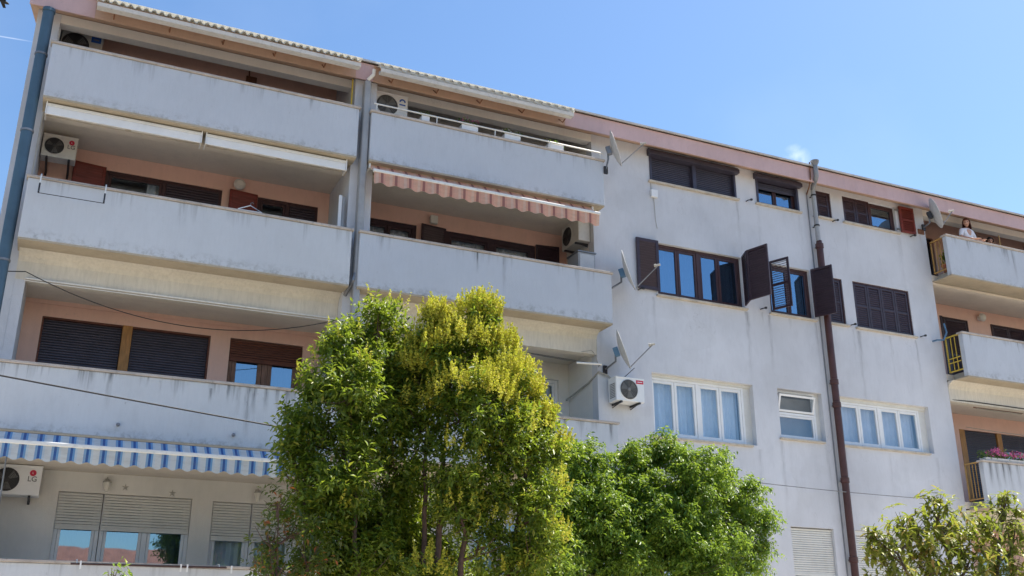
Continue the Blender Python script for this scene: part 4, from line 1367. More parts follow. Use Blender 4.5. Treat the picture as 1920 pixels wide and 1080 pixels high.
pts = [(random.uniform(18.85, 19.95), 16.05 + random.uniform(-.09, .06), 5.74 + random.uniform(-.03, .11)) for _ in range(46)]
leaves_on('blossoms', pts, .035, 'petal_pink', t, 16, .022, 4)
t = empty('flower_pot', (18.72, 16.25, 10.1), 'orange terracotta pot behind the ochre railing of the top right balcony', 'flower pot')
MB().lathe([(.07, 10.10), (.10, 10.24), (.115, 10.25), (.115, 10.29), (.10, 10.29)], (18.74, 16.27, 0), 'Z', 18).build('pot', 'pot_terracotta', t, smooth=True)
leaves_on('leaves', [(18.74 + random.gauss(0, .05), 16.27 + random.gauss(0, .05), 10.40 + random.gauss(0, .08)) for _ in range(26)], .08, 'leaf_privet', t, 5, .03, 6)

# ------------------------------------------------------------------ cables
def catenary(p, q, sag, n=24):
    p, q = Vector(p), Vector(q)
    return [tuple(p.lerp(q, k / n) - Vector((0, 0, sag * 4 * (k / n) * (1 - k / n)))) for k in range(n + 1)]


def cable(p, q, sag, r, label, mat='cable'):
    tag(MB().tube(catenary(p, q, sag), r, 6).build('overhead_cable', mat, origin=p, smooth=True), label, 'cable')


cable((-8.0, 13.2, 5.52), (7.6, 15.2, 4.40), .10, .011, 'black overhead cable crossing low in front of the lower left balconies')
cable((11.6, 16.25, 4.76), (17.3, 16.45, 4.71), .03, .008, 'thin grey cable stretched across the lower flat wall', 'zinc')
cable((-.80, 16.42, 7.10), (4.12, 16.42, 6.98), .50, .007, 'black cable sagging inside the second floor left loggia')
cable((-3.6, 16.1, 6.98), (-.80, 16.42, 7.10), .10, .008, 'black cable arriving at the left corner pillar')
tag(MB().tube([(-.80, WY - .02, 7.03), (1.6, WY - .03, 7.03), (4.12, WY - .02, 7.03)], .016, 6).tube([(-.80, WY - .03, 6.99), (4.12, WY - .03, 6.985)], .008, 6).build('curtain_rail', 'white_metal', origin=(1.6, WY, 7.0)), 'thin pale rail along the lintel of the second floor left loggia', 'rail')
tag(MB().tube([(9.22, BY - .05, 6.35), (9.29, 16.9, 6.52), (9.31, 16.5, 6.66), (9.5, 16.5, 6.60), (9.62, 16.5, 6.52)], .018, 8).build('insulated_hose', 'cable_pale', origin=(9.3, 16.5, 6.6), smooth=True), 'pale hose running from the wall unit round the loggia corner', 'hose')
tag(MB().tube([(9.76, 15.93, 6.64), (9.72, 16.3, 6.52), (9.6, 16.45, 6.55)], .007, 6).build('dish_cable', 'cable', origin=(9.7, 16.3, 6.55), smooth=True), 'black cable hanging from the dish above the wall air conditioner', 'cable')
tag(MB().tube([(-.92, WY - .03, 11.5), (-.955, WY - .03, 9.5), (-.955, WY - .03, 8.6)], .014, 6).build('wall_cable', 'cable_pale', origin=(-.93, WY, 9.5)), 'pale cable down the corner pillar beside the wide downpipe', 'cable')
tag(MB().tube([(18.60, WY + .01, 7.05), (19.2, WY - .01, 7.06), (23.8, WY - .01, 7.04)], .012, 6).build('wall_cable', 'cable', origin=(18.6, WY, 7.05)), 'dark cable along the beam of the lower right loggia', 'cable')
tag(MB().tube(catenary((20.1, 17.6, 6.75), (24.0, 16.2, 6.35), .05), .006, 6).build('clothes_line', 'cable_pale', origin=(20.1, 17.6, 6.7)), 'thin slanting line inside the lower right loggia', 'cable')

# ------------------------------------------------------------------ people
def skin_mesh(name, joints, edges, mat, parent, sub=2, root=0):
    me = bpy.data.meshes.new(name)
    base = WLOC[parent]
    me.from_pydata([tuple(Vector(j[0]) - base) for j in joints], edges, [])
    o = bpy.data.objects.new(name, me)
    COL.objects.link(o)
    o.parent = parent
    WLOC[o] = base
    me.materials.append(MATS[mat])
    sk = o.modifiers.new('skin', 'SKIN')
    sk.use_smooth_shade = True
    sv = me.skin_vertices[0].data if me.skin_vertices else None
    if sv is None:
        bpy.context.view_layer.objects.active = o
        bm = bmesh.new()
        bm.from_mesh(me)
        bm.verts.layers.skin.verify()
        bm.to_mesh(me)
        bm.free()
        sv = me.skin_vertices[0].data
    for i, j in enumerate(joints):
        r = j[1] if isinstance(j[1], tuple) else (j[1], j[1])
        sv[i].radius = r
        sv[i].use_root = (i == root)
    s = o.modifiers.new('subdivision', 'SUBSURF')
    s.levels = sub
    s.render_levels = sub
    return o


def person(loc, height, label, hair_mat, shirt_mat, long_hair, lean, yaw, pitch_down, arms=True):
    """standing figure facing -Y, leaning over the parapet; local frame built at the feet"""
    t = empty('person', loc, label, 'person')
    k = height / 1.65
    B = Vector(loc)

    def P(x, y, z):
        # lean forward from the hips
        a = lean if z > .9 else 0
        dz = z - .9
        return B + Vector((x * k, (y - dz * math.sin(a)) * k if a else y * k, (.9 + dz * math.cos(a)) * k if a else z * k))
    J, E = [], []

    def add(p, r, prev=None):
        J.append((p, r if isinstance(r, tuple) else r * k))
        if prev is not None:
            E.append((prev, len(J) - 1))
        return len(J) - 1
    pel = add(P(0, 0, .93), .125)
    wa = add(P(0, 0, 1.08), .11, pel)
    ch = add(P(0, 0, 1.24), .13, wa)
    nk0 = add(P(0, 0, 1.36), .075, ch)
    nk = add(P(0, 0, 1.42), .048, nk0)
    hp = P(0, 0, 1.42)
    for s in (-1, 1):
        h = add(P(s * .09, 0, .86), .09, pel)
        kn = add(P(s * .10, -.02, .48), .062, h)
        an = add(P(s * .10, .02, .08), .04, kn)
        add(P(s * .11, -.14, .03), .032, an)
        sh = add(P(s * .17, 0, 1.33), .055, nk0)
        el = add(P(s * .25, -.05 if arms else 0, 1.12), .042, sh)
        if arms:
            par = B + Vector((s * .16 * k, (16.02 - B.y), 10.975 - B.z))
            wr = add(par + Vector((0, 0, .02)), .028, el)
        else:
            wr = add(P(s * .27, -.05, .88), .028, el)
        wp = J[wr][0]
        fd = Vector((-s * .5, -.85, 0)).normalized() if arms else Vector((0, -.2, -1)).normalized()
        side = Vector((s, -.3, 0)).normalized()
        pm = add(wp + fd * .06 * k, .026, wr)
        for q, ln in enumerate((.060, .075, .080, .072)):
            b = add(J[pm][0] + fd * .035 * k + side * (q - 1.5) * .019 * k, .010, pm)
            add(J[b][0] + (fd * ln + Vector((0, 0, -.02))) * k, .008, b)
        tb = add(wp + (fd * .035 - side * .035) * k, .011, wr)
        add(J[tb][0] + (fd * .04 - side * .02) * k, .009, tb)
    body = skin_mesh('body', J, E, 'skin', t)
    # head as one shaped surface
    hc = hp + Vector((0, -.02, .135 * k))
    rot = Matrix.Translation(hc) @ Matrix.Rotation(yaw, 4, 'Z') @ Matrix.Rotation(pitch_down, 4, 'X')
    bm = bmesh.new()
    bmesh.ops.create_uvsphere(bm, u_segments=24, v_segments=18, radius=1)
    for v in bm.verts:
        x, y, z = v.co
        w = 1 - .22 * max(0, -z) ** 1.3
        nx, ny, nz = x * .074 * w, y * .092 * (1 - .1 * max(0, -z)), z * .115
        if y < -.5 and abs(x) < .22 and -.35 < z < .12:
            ny -= .016 * (1 - abs(x) / .22) * (1 - abs(z + .15) / .28 if abs(z + .15) < .28 else 0)
        if y < -.4 and abs(z - .05) < .14 and .2 < abs(x) < .55:
            ny += .006
        v.co = Vector((nx, ny, nz)) * k
    me = bpy.data.meshes.new('head')
    bm.to_mesh(me)
    hv = [tuple(rot @ v.co) for v in me.vertices]
    hf = [tuple(p.vertices) for p in me.polygons]
    bm.free()
    hd = MB().add(hv, hf).build('head', 'skin', t, smooth=True)
    for s in (-1, 1):
        MB().lathe([(.004 * k, -.012 * k), (.012 * k, -.008 * k), (.013 * k, 0), (.006 * k, .008 * k)], (s * .028 * k, -.083 * k, .008 * k), 'Y', 10).xf(rot).build('eye', 'eye', hd, smooth=True)
        MB().lathe([(.006 * k, -.008 * k), (.024 * k, -.004 * k), (.02 * k, .008 * k)], (s * .074 * k, .008 * k, -.005 * k), 'X', 10).xf(rot).build('ear', 'skin', hd, smooth=True)
    MB().tube([tuple(Vector((x * k, -(.088 - abs(x) * .35) * k, -.055 * k))) for x in (-.022, -.01, 0, .01, .022)], .0055 * k, 6).xf(rot).build('mouth', 'red_wood', hd, smooth=True)
    # hair: a shell over the skull, falling to the shoulders when long
    hb = MB()
    n, r = 28, random.Random(5)
    rows = [(-.02, 1.0), (.35, 1.0), (.7, 1.0), (1.05, 1.0), (1.3, 1.0), (1.55, 1.0)]
    vs = []
    for j in range(11):
        for i in range(n):
            a = 2 * math.pi * i / n
            front = max(0, -math.sin(a))
            top = j / 10
            lowest = (.55 - .10 * front) if front > .55 else (-1.5 if long_hair else -.35)
            if .25 < front <= .55:
                lowest = .1 if not long_hair else -.9
            zz = 1.13 + (lowest - 1.13) * top
            rad = math.sqrt(max(0, 1 - min(1, (zz / 1.15)) ** 2)) if zz > 0 else 1.0 + .12 * min(1, -zz)
            jit = 1 + .05 * r.random()
            vs.append(tuple(rot @ Vector((math.cos(a) * .098 * rad * jit * k, (math.sin(a) * .112 * rad * jit + .008) * k, zz * .115 * k))))
    fs = [(j * n + i, j * n + (i + 1) % n, (j + 1) * n + (i + 1) % n, (j + 1) * n + i) for j in range(10) for i in range(n)]
    hb.add(vs, fs)
    hb.build('hair', hair_mat, hd, smooth=True)
    # shirt and trousers
    SJ, SE = [], []

    def sadd(p, q, prev=None):
        SJ.append((p, q * k))
        if prev is not None:
            SE.append((prev, len(SJ) - 1))
        return len(SJ) - 1
    a0 = sadd(P(0, 0, .90), .148)
    a1 = sadd(P(0, 0, 1.08), .135, a0)
    a2 = sadd(P(0, 0, 1.24), .152, a1)
    a3 = sadd(P(0, 0, 1.37), .075, a2)
    for s in (-1, 1):
        b = sadd(P(s * .175, 0, 1.32), .07, a2)
        c = sadd(P(s * .25, -.045, 1.13), .056, b)
    skin_mesh('shirt', SJ, SE, shirt_mat, t)
    SJ, SE = [], []
    a0 = sadd(P(0, 0, .94), .14)
    for s in (-1, 1):
        b = sadd(P(s * .09, 0, .86), .105, a0)
        c = sadd(P(s * .10, -.02, .48), .08, b)
        sadd(P(s * .10, .02, .12), .062, c)
    skin_mesh('trousers', SJ, SE, 'jeans', t)
    return t


person((19.68, 16.38, 10.095), 1.56, 'person with reddish hair and white shirt leaning on the top right parapet', 'hair_red', 'shirt', True, math.radians(7), math.radians(-48), math.radians(12))
person((20.72, 16.60, 10.095), 1.335, 'person with dark hair whose head just shows above the top right parapet', 'hair_dark', 'red_wood', False, math.radians(4), math.radians(-40), math.radians(15), arms=False)

# ------------------------------------------------------------------ bird in the sky
t = empty('bird', (-3.34, 30, 20.05), 'small dark bird flying in the top left corner of the sky', 'bird')
c = Vector((-3.34, 30, 20.09))
MB().tube([tuple(c + Vector((-.16, 0, .05))), tuple(c + Vector((-.10, 0, .03))), tuple(c), tuple(c + Vector((.12, 0, -.03))), tuple(c + Vector((.17, 0, -.05)))], [.006, .035, .05, .04, .01], 10).build('body', 'bird_dark', t, smooth=True)
for s in (-1, 1):
    MB().add([tuple(c + Vector(p)) for p in ((-.05, 0, .02), (.09, 0, 0), (.02, s * .22, .10), (-.10, s * .20, .10), (.06, s * .42, .05), (-.02, s * .44, .05))], [(0, 1, 2, 3), (3, 2, 4, 5)]).build('wing', 'bird_dark', t)
MB().add([tuple(c + Vector(p)) for p in ((-.13, -.02, .04), (-.13, .02, .04), (-.30, .06, .08), (-.30, -.06, .08))], [(0, 1, 2, 3)]).build('tail', 'bird_dark', t)


# ------------------------------------------------------------------ trees
def unit(a):
    return a / np.maximum(1e-9, np.linalg.norm(a, axis=1, keepdims=True))


def leaf_cloud(clumps, dens, leaf, k, twig, seed, shell=.5, droop=.25, width=.36, pinnate=False, up=.35, subs=30, spike=.35, scale=.86):
    """twigs spread through the clumps, each carrying k folded leaves; returns verts, tris, per-face random"""
    rg = np.random.default_rng(seed)
    O, D = [], []
    for (x, y, z, r) in clumps:
        r = r * scale
        n = int(dens * r * r * 60)
        c = np.array([[x, y, z]])
        ns = max(6, int(subs * (r / .5) ** 2))
        d = unit(rg.normal(size=(ns, 3)))
        sc = c + d * (r * rg.uniform(.5, 1.0, ns))[:, None]
        sr = rg.uniform(.10, .2, ns) * (.5 + .9 * r)
        ez = np.where(rg.random(ns) < spike, rg.uniform(1.4, 2.1, ns), 1.0)
        pick = rg.integers(0, ns, int(n * .8))
        e = unit(rg.normal(size=(len(pick), 3)) + np.array([[0, 0, .35]]))
        rad = sr[pick] * rg.random(len(pick)) ** .5
        O.append(sc[pick] + e * rad[:, None] * np.stack([np.ones(len(pick)), np.ones(len(pick)), ez[pick]], 1))
        D.append(unit(e * .6 + d[pick] * .5 + np.array([[0, 0, up]]) + rg.normal(0, .35, (len(pick), 3))))
        m = n - len(pick)
        d2 = unit(rg.normal(size=(m, 3)))
        O.append(c + d2 * (r * rg.uniform(.1, .8, m))[:, None])
        D.append(unit(d2 * .8 + np.array([[0, 0, up]]) + rg.normal(0, .45, (m, 3))))
    O, D = np.concatenate(O), np.concatenate(D)
    n = len(O)
    side = unit(np.cross(D, unit(rg.normal(size=(n, 3)))))
    oth = np.cross(D, side)
    V, R = [], []
    for q in range(k):
        tq = (q + .5) / k
        ang = (q * 2.4 + rg.random(n) * .8) if not pinnate else (math.pi * (q % 2) + rg.normal(0, .25, n))
        lat = side * np.cos(ang)[:, None] + oth * np.sin(ang)[:, None]
        p = O + D * (twig * (tq - .35) * rg.uniform(.8, 1.2, n))[:, None]
        if pinnate:
            p = p + np.array([[0, 0, -1]]) * (twig * .45 * tq * tq)
        ld = unit(D * (.55 if not pinnate else .3) + lat * .85 + np.array([[0, 0, -droop]]) + rg.normal(0, .22, (n, 3)))
        up_ = unit(np.array([[0, 0, 1.]]) + rg.normal(0, .45, (n, 3)))
        wv = unit(np.cross(ld, up_))
        nv = np.cross(wv, ld)
        L = leaf * rg.uniform(.45, 1.35, n)
        fold = .18
        a = p
        m1 = p + ld * (L * .48)[:, None] + wv * (L * width * .5)[:, None] + nv * (L * fold * .5)[:, None]
        m2 = p + ld * (L * .48)[:, None] - wv * (L * width * .5)[:, None] + nv * (L * fold * .5)[:, None]
        tip = p + ld * L[:, None] - nv * (L * .12)[:, None]
        V.append(np.stack([a, m1, tip, m2], 1))
        R.append(rg.random(n))
    V = np.concatenate(V).reshape(-1, 3)
    R = np.concatenate(R)
    m = len(V) // 4
    b = np.arange(m)[:, None] * 4
    T = np.concatenate([b + np.array([[0, 1, 2]]), b + np.array([[0, 2, 3]])], 1).reshape(-1, 3)
    return V, T, np.repeat(R, 2)


def np_mesh(name, V, T, rnd, mat, parent, kind=None, base=None):
    base = WLOC[parent]
    me = bpy.data.meshes.new(name)
    me.vertices.add(len(V))
    me.vertices.foreach_set('co', (V - np.array([[base.x, base.y, base.z]])).astype(np.float32).ravel())
    me.loops.add(len(T) * 3)
    me.loops.foreach_set('vertex_index', T.astype(np.int32).ravel())
    me.polygons.add(len(T))
    me.polygons.foreach_set('loop_start', np.arange(0, len(T) * 3, 3, dtype=np.int32))
    me.update(calc_edges=True)
    a = me.attributes.new('rnd', 'FLOAT', 'FACE')
    a.data.foreach_set('value', rnd.astype(np.float32))
    me.materials.append(MATS[mat])
    o = bpy.data.objects.new(name, me)
    COL.objects.link(o)
    o.parent = parent
    WLOC[o] = base
    if kind:
        o['kind'] = kind
    return o


def limbs(parent, stems, clumps, mat, seed, r0=.06):
    """stems: list of polylines from the ground; every clump is reached by a limb from the nearest stem point"""
    r = random.Random(seed)
    tr = MB()
    pts = []
    for st in stems:
        n = 14
        line = []
        for i in range(n + 1):
            q = i / n * (len(st) - 1)
            a = min(int(q), len(st) - 2)
            p = Vector(st[a]).lerp(Vector(st[a + 1]), q - a)
            line.append(p + Vector((r.gauss(0, .015), r.gauss(0, .015), 0)))
        rr = [r0 * (1 - .75 * i / n) for i in range(n + 1)]
        rr[0] *= 1.35
        tr.tube(line, rr, 9)
        pts += list(zip(line, rr))
    tr.build('trunk', mat, parent, smooth=True)
    lb = MB()
    for (x, y, z, rad) in clumps:
        c = Vector((x, y, z))
        cand = [(p, q) for p, q in pts if p.z < z - .1] or pts
        p, q = min(cand, key=lambda s: (s[0] - c).length + .25 * abs(s[0].z - (z - .7 * rad - .4)))
        mid = p.lerp(c, .55) + Vector((r.gauss(0, .05), r.gauss(0, .05), -.06))
        lb.tube([p, mid, c], [min(q * .7, .035), .018, .008], 6)
        for j in range(7):
            d = Vector((r.gauss(0, 1), r.gauss(0, 1), r.gauss(.3, .8))).normalized()
            e = c + d * rad * .85
            s = mid.lerp(c, r.random())
            lb.tube([s, s.lerp(e, .5) + Vector((0, 0, -.03)), e], [.009, .006, .002], 5)
    lb.build('branches', mat, parent, smooth=True)


def low(clumps, zmin=1.2):
    return clumps


PRIVET_L = [(3.53, 11.8, 5.55, .33), (3.62, 12.1, 5.2, .32), (3.38, 11.8, 4.97, .5), (2.98, 11.6, 5.07, .27), (2.87, 11.8, 4.64, .39), (3.1, 11.4, 4.44, .5), (3.82, 12.0, 4.65, .40), (3.95, 12.0, 4.95, .32), (3.90, 11.7, 5.12, .24),
            (3.42, 11.8, 4.23, .63), (2.78, 11.8, 4.04, .39), (2.56, 12.0, 4.19, .17), (3.05, 11.5, 3.51, .55), (3.82, 11.8, 3.68, .52), (2.63, 11.8, 3.47, .32), (2.86, 11.6, 2.97, .46),
            (3.55, 11.9, 2.96, .42), (2.51, 11.8, 3.77, .23), (3.19, 11.9, 2.5, .36), (3.83, 11.9, 2.5, .36), (2.6, 11.8, 2.3, .4), (3.7, 12.25, 2.75, .4), (3.3, 12.2, 3.2, .4), (3.45, 11.5, 2.5, .36), (3.85, 11.9, 3.1, .38), (3.2, 12.3, 2.4, .45)]
PRIVET_R = [(4.12, 11.5, 5.46, .18), (4.32, 11.5, 5.2, .28), (4.72, 11.5, 5.58, .30), (4.47, 11.5, 5.02, .5), (4.96, 11.5, 5.12, .34), (5.02, 11.3, 4.66, .42), (4.51, 11.2, 4.34, .55), (5.42, 11.5, 4.62, .19),
            (5.56, 11.5, 4.30, .22), (5.05, 11.3, 4.01, .56), (5.5, 11.5, 3.92, .38), (4.28, 11.2, 3.66, .36), (5.0, 11.5, 3.45, .49), (5.82, 11.5, 3.98, .19), (5.43, 11.2, 3.25, .42),
            (4.75, 11.4, 2.85, .36), (5.42, 11.1, 2.72, .36), (4.10, 11.7, 4.3, .38), (3.98, 11.6, 4.75, .32), (4.05, 11.5, 5.05, .26), (5.22, 11.5, 2.4, .42), (4.2, 12.25, 2.95, .42), (4.25, 12.25, 2.4, .42), (4.7, 12.2, 3.3, .4), (4.05, 11.35, 2.35, .3), (4.45, 11.3, 3.1, .3), (4.75, 12.3, 2.6, .45)]
GREEN = [(7.62, 12.6, 4.34, .24), (8.17, 12.6, 4.34, .34), (7.56, 12.6, 3.83, .56), (8.42, 12.4, 3.9, .57), (9.09, 12.6, 4.13, .35), (9.44, 12.6, 3.72, .43), (6.78, 12.6, 4.08, .40), (6.91, 12.4, 3.33, .64),
         (7.96, 12.5, 3.30, .60), (8.91, 12.4, 3.06, .56), (9.76, 12.6, 3.46, .22), (9.57, 12.6, 2.95, .32), (6.75, 12.6, 2.6, .55), (6.64, 12.8, 4.33, .25), (8.6, 12.7, 2.5, .5), (6.35, 12.6, 3.1, .45), (7.6, 12.9, 2.5, .5), (7.3, 12.9, 3.4, .45), (8.4, 12.9, 3.2, .5), (9.1, 12.8, 2.5, .4), (7.35, 12.25, 2.85, .42), (8.3, 12.15, 2.7, .45), (7.8, 12.1, 3.4, .4), (6.25, 12.3, 3.45, .4), (6.15, 12.1, 2.75, .42), (6.15, 12.5, 3.85, .3)]
LOQUAT = [(9.98, 9.4, 3.32, .18), (9.49, 9.4, 3.0, .27), (10.1, 9.4, 3.03, .32), (9.04, 9.4, 2.77, .21), (10.7, 9.4, 3.1, .25), (11.23, 9.4, 3.39, .21), (11.27, 9.4, 2.96, .29), (9.77, 9.4, 2.64, .35),
          (10.47, 9.4, 2.67, .33), (9.12, 9.4, 2.5, .23), (8.9, 9.4, 2.91, .09), (11.17, 9.4, 2.5, .33), (10.0, 9.5, 2.2, .4), (10.8, 9.5, 2.15, .4)]
SHRUB = [(2.28, 11.2, 3.13, .17), (2.19, 11.2, 2.78, .2), (2.48, 11.2, 2.8, .26), (2.33, 11.2, 2.46, .28), (2.67, 11.2, 2.52, .29), (2.16, 11.2, 2.45, .17), (2.4, 11.2, 2.0, .4)]
SPRIG = [(.67, 10.5, 2.26, .09), (.80, 10.5, 2.2, .10), (.61, 10.5, 2.12, .10), (.70, 10.5, 1.95, .2)]


def panicles(parent, clumps, n, seed, zmin, bias):
    """upright yellow flower spikes on the outer, upper side of the crown"""
    rg = np.random.default_rng(seed)
    V, T, R = [], [], []
    base = 0
    for _ in range(n):
        x, y, z, r = clumps[rg.integers(len(clumps))]
        if z < zmin and rg.random() < .87:
            continue
        d = rg.normal(size=3)
        d[2] = abs(d[2]) * .9 + .3
        d[1] -= .45
        d[0] += bias
        d /= np.linalg.norm(d)
        o = np.array([x, y, z]) + d * r * rg.uniform(.80, 1.02)
        ax = d * .45 + np.array([0, 0, 1.0]) + rg.normal(0, .15, 3)
        ax /= np.linalg.norm(ax)
        h = rg.uniform(.11, .26)
        m = 46
        tq = rg.random(m) ** 1.2
        a = unit(rg.normal(size=(m, 3)))
        p = o + ax * (h * tq)[:, None] + a * (.055 * (1.05 - tq) * rg.uniform(.3, 1, m))[:, None]
        s = rg.uniform(.008, .019, m)
        u, w = unit(rg.normal(size=(m, 3))), unit(rg.normal(size=(m, 3)))
        q = np.stack([p - u * s[:, None], p + w * s[:, None] * .8, p + u * s[:, None], p - w * s[:, None] * .8], 1).reshape(-1, 3)
        b = base + np.arange(m)[:, None] * 4
        V.append(q)
        T.append(np.concatenate([b + np.array([[0, 1, 2]]), b + np.array([[0, 2, 3]])], 1).reshape(-1, 3))
        R.append(np.repeat(rg.random(m), 2))
        base += 4 * m
    return np_mesh('flower_panicles', np.concatenate(V), np.concatenate(T), np.concatenate(R), 'panicle', parent, 'stuff')


t = empty('privet_tree', (3.3, 11.8, 0), 'tall dark green bushy tree with bare reddish stems in front of the left balconies', 'tree')
limbs(t, [[(3.05, 11.8, 0), (3.0, 11.8, 2.2), (3.2, 11.8, 4.2), (3.55, 11.8, 5.5)], [(3.3, 11.9, 0), (3.62, 11.9, 2.4), (3.85, 12, 4.8)], [(2.9, 11.7, 0), (2.75, 11.7, 2.4), (2.7, 11.8, 4.0)], [(3.4, 11.6, 0), (3.3, 11.5, 2.5), (3.1, 11.5, 4.3)]], PRIVET_L, 'bark_red', 3, .05)
V, T, R = leaf_cloud(PRIVET_L, 27, .084, 10, .22, 21, shell=.3)
np_mesh('crown', V, T, R, 'leaf_privet', t, 'stuff')
panicles(t, PRIVET_L, 160, 5, 4.4, .3)
t = empty('privet_tree', (4.7, 11.5, 0), 'tall bushy tree covered in yellow blossom spikes in front of the middle balconies', 'tree')
limbs(t, [[(4.4, 11.5, 0), (4.25, 11.5, 2.4), (4.3, 11.5, 3.6), (4.4, 11.5, 5.2)], [(4.6, 11.5, 0), (4.55, 11.5, 2.6), (4.9, 11.5, 4.6)], [(4.8, 11.5, 0), (5.1, 11.4, 2.4), (5.5, 11.4, 4.4)], [(4.3, 11.6, 0), (4.12, 11.6, 2.6), (4.1, 11.6, 4.5)]], PRIVET_R, 'bark_red', 4, .055)
V, T, R = leaf_cloud(PRIVET_R, 27, .080, 10, .22, 22, shell=.3)
np_mesh('crown', V, T, R, 'leaf_privet', t, 'stuff')
panicles(t, PRIVET_R, 4200, 6, 4.2, .35)
t = empty('green_tree', (8.0, 12.6, 0), 'round bright green tree with feathery leaves in front of the flat wall', 'tree')
limbs(t, [[(7.55, 12.6, 0), (7.5, 12.6, 2.4), (7.6, 12.6, 3.9)], [(7.6, 12.6, 0), (7.7, 12.6, 2.0), (8.4, 12.5, 3.6)], [(7.6, 12.6, 0), (7.6, 12.6, 1.8), (6.9, 12.6, 3.4)]], GREEN, 'bark', 5, .09)
V, T, R = leaf_cloud(GREEN, 50, .058, 13, .24, 23, subs=44, spike=0, scale=.93, shell=.3, droop=.45, width=.42, pinnate=True)
np_mesh('crown', V, T, R, 'leaf_green', t, 'stuff')
t = empty('shrub', (2.4, 11.2, 0), 'low shrub with a few orange red young leaves left of the tall dark tree', 'shrub')
limbs(t, [[(2.4, 11.2, 0), (2.35, 11.2, 1.4), (2.3, 11.2, 2.9)], [(2.45, 11.2, 0), (2.6, 11.2, 2.4)]], SHRUB, 'bark_red', 6, .025)
V, T, R = leaf_cloud(SHRUB, 8.5, .075, 8, .16, 24)
np_mesh('crown', V, T, R, 'leaf_shrub', t, 'stuff')
t = empty('shrub', (.7, 10.5, 0), 'tip of a pale green shrub below the lowest left parapet', 'shrub')
limbs(t, [[(.7, 10.5, 0), (.68, 10.5, 1.2), (.67, 10.5, 2.25)]], SPRIG, 'bark', 7, .02)
V, T, R = leaf_cloud(SPRIG, 11, .07, 8, .16, 25, up=.9)
np_mesh('crown', V, T, R, 'leaf_green', t, 'stuff')

# loquat with long leaves: the nearest ones single, the rest one mass
t = empty('loquat_tree', (10.3, 9.45, 0), 'broadleaf tree with long bronze tinged leaves at the lower right', 'tree')
limbs(t, [[(10.3, 9.45, 0), (10.25, 9.45, 1.6), (10.1, 9.4, 3.0)], [(10.3, 9.45, 0), (10.6, 9.45, 1.8), (11.2, 9.4, 3.3)], [(10.3, 9.45, 0), (10.0, 9.45, 1.6), (9.3, 9.4, 2.7)]], LOQUAT, 'bark', 8, .055)


def long_leaves(clumps, dens, seed):
    rg = np.random.default_rng(seed)
    out = []
    for (x, y, z, r) in clumps:
        n = max(5, int(dens * r * r))
        for _ in range(n):
            d = rg.normal(size=3)
            d /= np.linalg.norm(d)
            o = np.array([x, y, z]) + d * r * rg.uniform(.3, 1.25)
            ax = d + np.array([0, 0, .5]) + rg.normal(0, .3, 3)
            ax /= np.linalg.norm(ax)
            s = np.cross(ax, rg.normal(size=3))
            s /= np.linalg.norm(s)
            w = np.cross(ax, s)
            k = rg.integers(5, 8)
            for q in range(k):
                a = 2 * math.pi * (q + rg.random() * .5) / k
                ld = ax * rg.uniform(.05, .5) + (s * math.cos(a) + w * math.sin(a)) + np.array([0, 0, -.25])
                ld /= np.linalg.norm(ld)
                out.append((o, ld, rg.uniform(.06, .135), rg.random()))
    return out


LF = long_leaves(LOQUAT, 800, 31)
LPROF = [(0, .02, 0), (.25, .14, .02), (.55, .185, .01), (.82, .11, -.05), (1.0, .0, -.12)]


def leaf_basis(ld):
    d = Vector(ld)
    s = d.cross(Vector((0, 0, 1)))
    s = s.normalized() if s.length > .05 else Vector((1, 0, 0))
    return d, s, s.cross(d)


def leaf_geo(o, ld, L):
    d, s, n = leaf_basis(ld)
    o = Vector(o)
    vs, fs = [], []
    for (u, w, h) in LPROF:
        c = o + d * (u * L) + n * (h * L)
        vs += [c + s * (w * L) + n * (.05 * L * (w > 0)), c, c - s * (w * L) + n * (.05 * L * (w > 0))]
    for i in range(4):
        a = 3 * i
        fs += [(a, a + 3, a + 4, a + 1), (a + 1, a + 4, a + 5, a + 2)]
    return vs, fs


LF.sort(key=lambda q: q[0][1] - 3 * (q[0][2] > 2.3))
lv, lf = leaf_geo((0, 0, 0), (1, 0, 0), 1.0)
variants = []
for i in range(6):
    me = bpy.data.meshes.new('leaf')
    me.from_pydata([tuple(v) for v in lv], [], lf)
    a = me.attributes.new('rnd', 'FLOAT', 'FACE')
    a.data.foreach_set('value', [(.1, .35, .55, .75, .92, .98)[i]] * len(lf))
    me.materials.append(MATS['leaf_loquat'])
    me.polygons.foreach_set('use_smooth', [True] * len(lf))
    variants.append(me)
tb = WLOC[t]
for (o, ld, L, rv) in LF[:290]:
    d, s, n = leaf_basis(ld)
    ob = bpy.data.objects.new('leaf', variants[int(rv * 6) % 6])
    COL.objects.link(ob)
    ob.parent = t
    m = Matrix(((d.x, s.x, n.x, o[0] - tb.x), (d.y, s.y, n.y, o[1] - tb.y), (d.z, s.z, n.z, o[2] - tb.z), (0, 0, 0, 1)))
    ob.matrix_basis = m @ Matrix.Scale(L, 4)
mb, rv_ = MB(), []
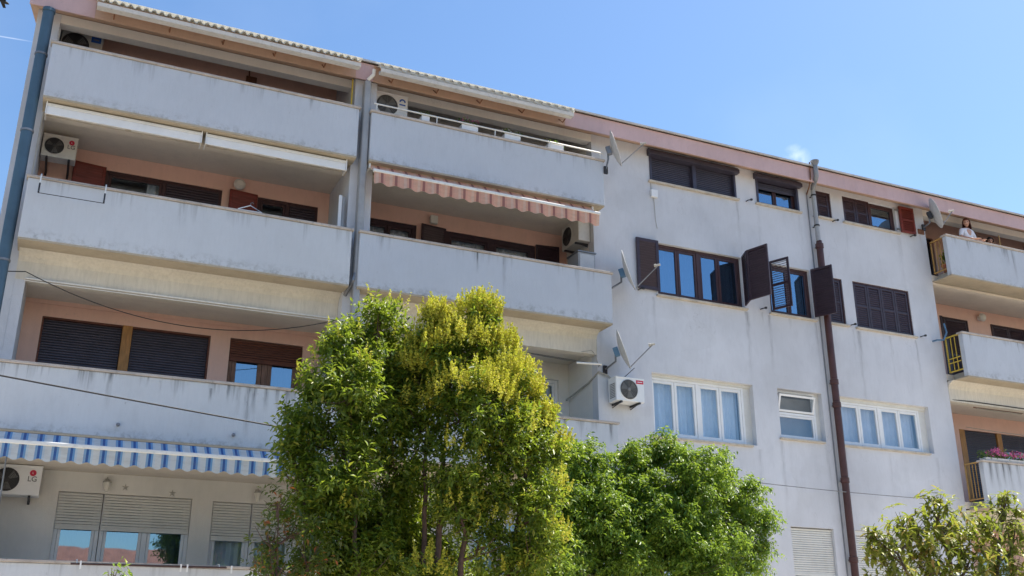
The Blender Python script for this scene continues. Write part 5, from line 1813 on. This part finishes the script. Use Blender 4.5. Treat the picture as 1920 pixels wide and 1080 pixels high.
for (o, ld, L, rv) in LF[290:]:
    vs, fs = leaf_geo(o, ld, L)
    mb.add(vs, fs)
    rv_ += [rv] * len(fs)
o = mb.build('crown', 'leaf_loquat', t, smooth=True, kind='stuff')
a = o.data.attributes.new('rnd', 'FLOAT', 'FACE')
a.data.foreach_set('value', rv_)

# ------------------------------------------------------------------ houses across the road, seen mirrored in the window glass
def house(x, y, w, d, h, label):
    t = empty('house', (x, y, 0), label, 'house', 'houses across the road')
    holes = [(x - w * .35, x - w * .15, 1, 2.3), (x + w * .15, x + w * .35, 1, 2.3), (x - .5, x + .5, .05, 2.1)]
    MB().box(x - w / 2, x + w / 2, y - d / 2, y + d / 2 - .2, 0, h).build('wall', 'house_wall', t)
    wall_holes(x - w / 2, x + w / 2, 0, h, y + d / 2, y + d / 2 - .199, holes).build('wall', 'house_wall', t)
    for (a, b, c, e) in holes[:2]:
        f = MB().box(a, a + .06, y + d / 2 - .1, y + d / 2 - .04, c, e).box(b - .06, b, y + d / 2 - .1, y + d / 2 - .04, c, e).box(a + .06, b - .06, y + d / 2 - .1, y + d / 2 - .04, c, c + .06).box(a + .06, b - .06, y + d / 2 - .1, y + d / 2 - .04, e - .06, e).build('window', 'white_plastic', t)
        MB().box(a + .05, b - .05, y + d / 2 - .075, y + d / 2 - .07, c + .05, e - .05).build('pane', 'glass', f)
    MB().box(x - .48, x + .48, y + d / 2 - .12, y + d / 2 - .06, .06, 2.08).build('door', 'frame_wood', t)
    r = MB().prism([(y - d / 2 - .4, h - .15), (y - d / 2 - .4, h + .05), (y, h + 1.9), (y + d / 2 + .4, h + .05), (y + d / 2 + .4, h - .15), (y, h + 1.65)], x - w / 2 - .3, x + w / 2 + .3).build('roof', 'roof_tile', t)
    MB().box(x + w * .2, x + w * .2 + .5, y - .9, y - .4, h + .8, h + 2.3).build('chimney', 'house_wall', r)


house(-9, -18, 11, 8, 4.6, 'house with red tiled roof across the road, nearer the left end')
house(5, -18, 13, 8, 4.3, 'house with red tiled roof across the road, facing the trees')
house(21, -18, 12, 8, 4.6, 'house with red tiled roof across the road, nearer the right end')
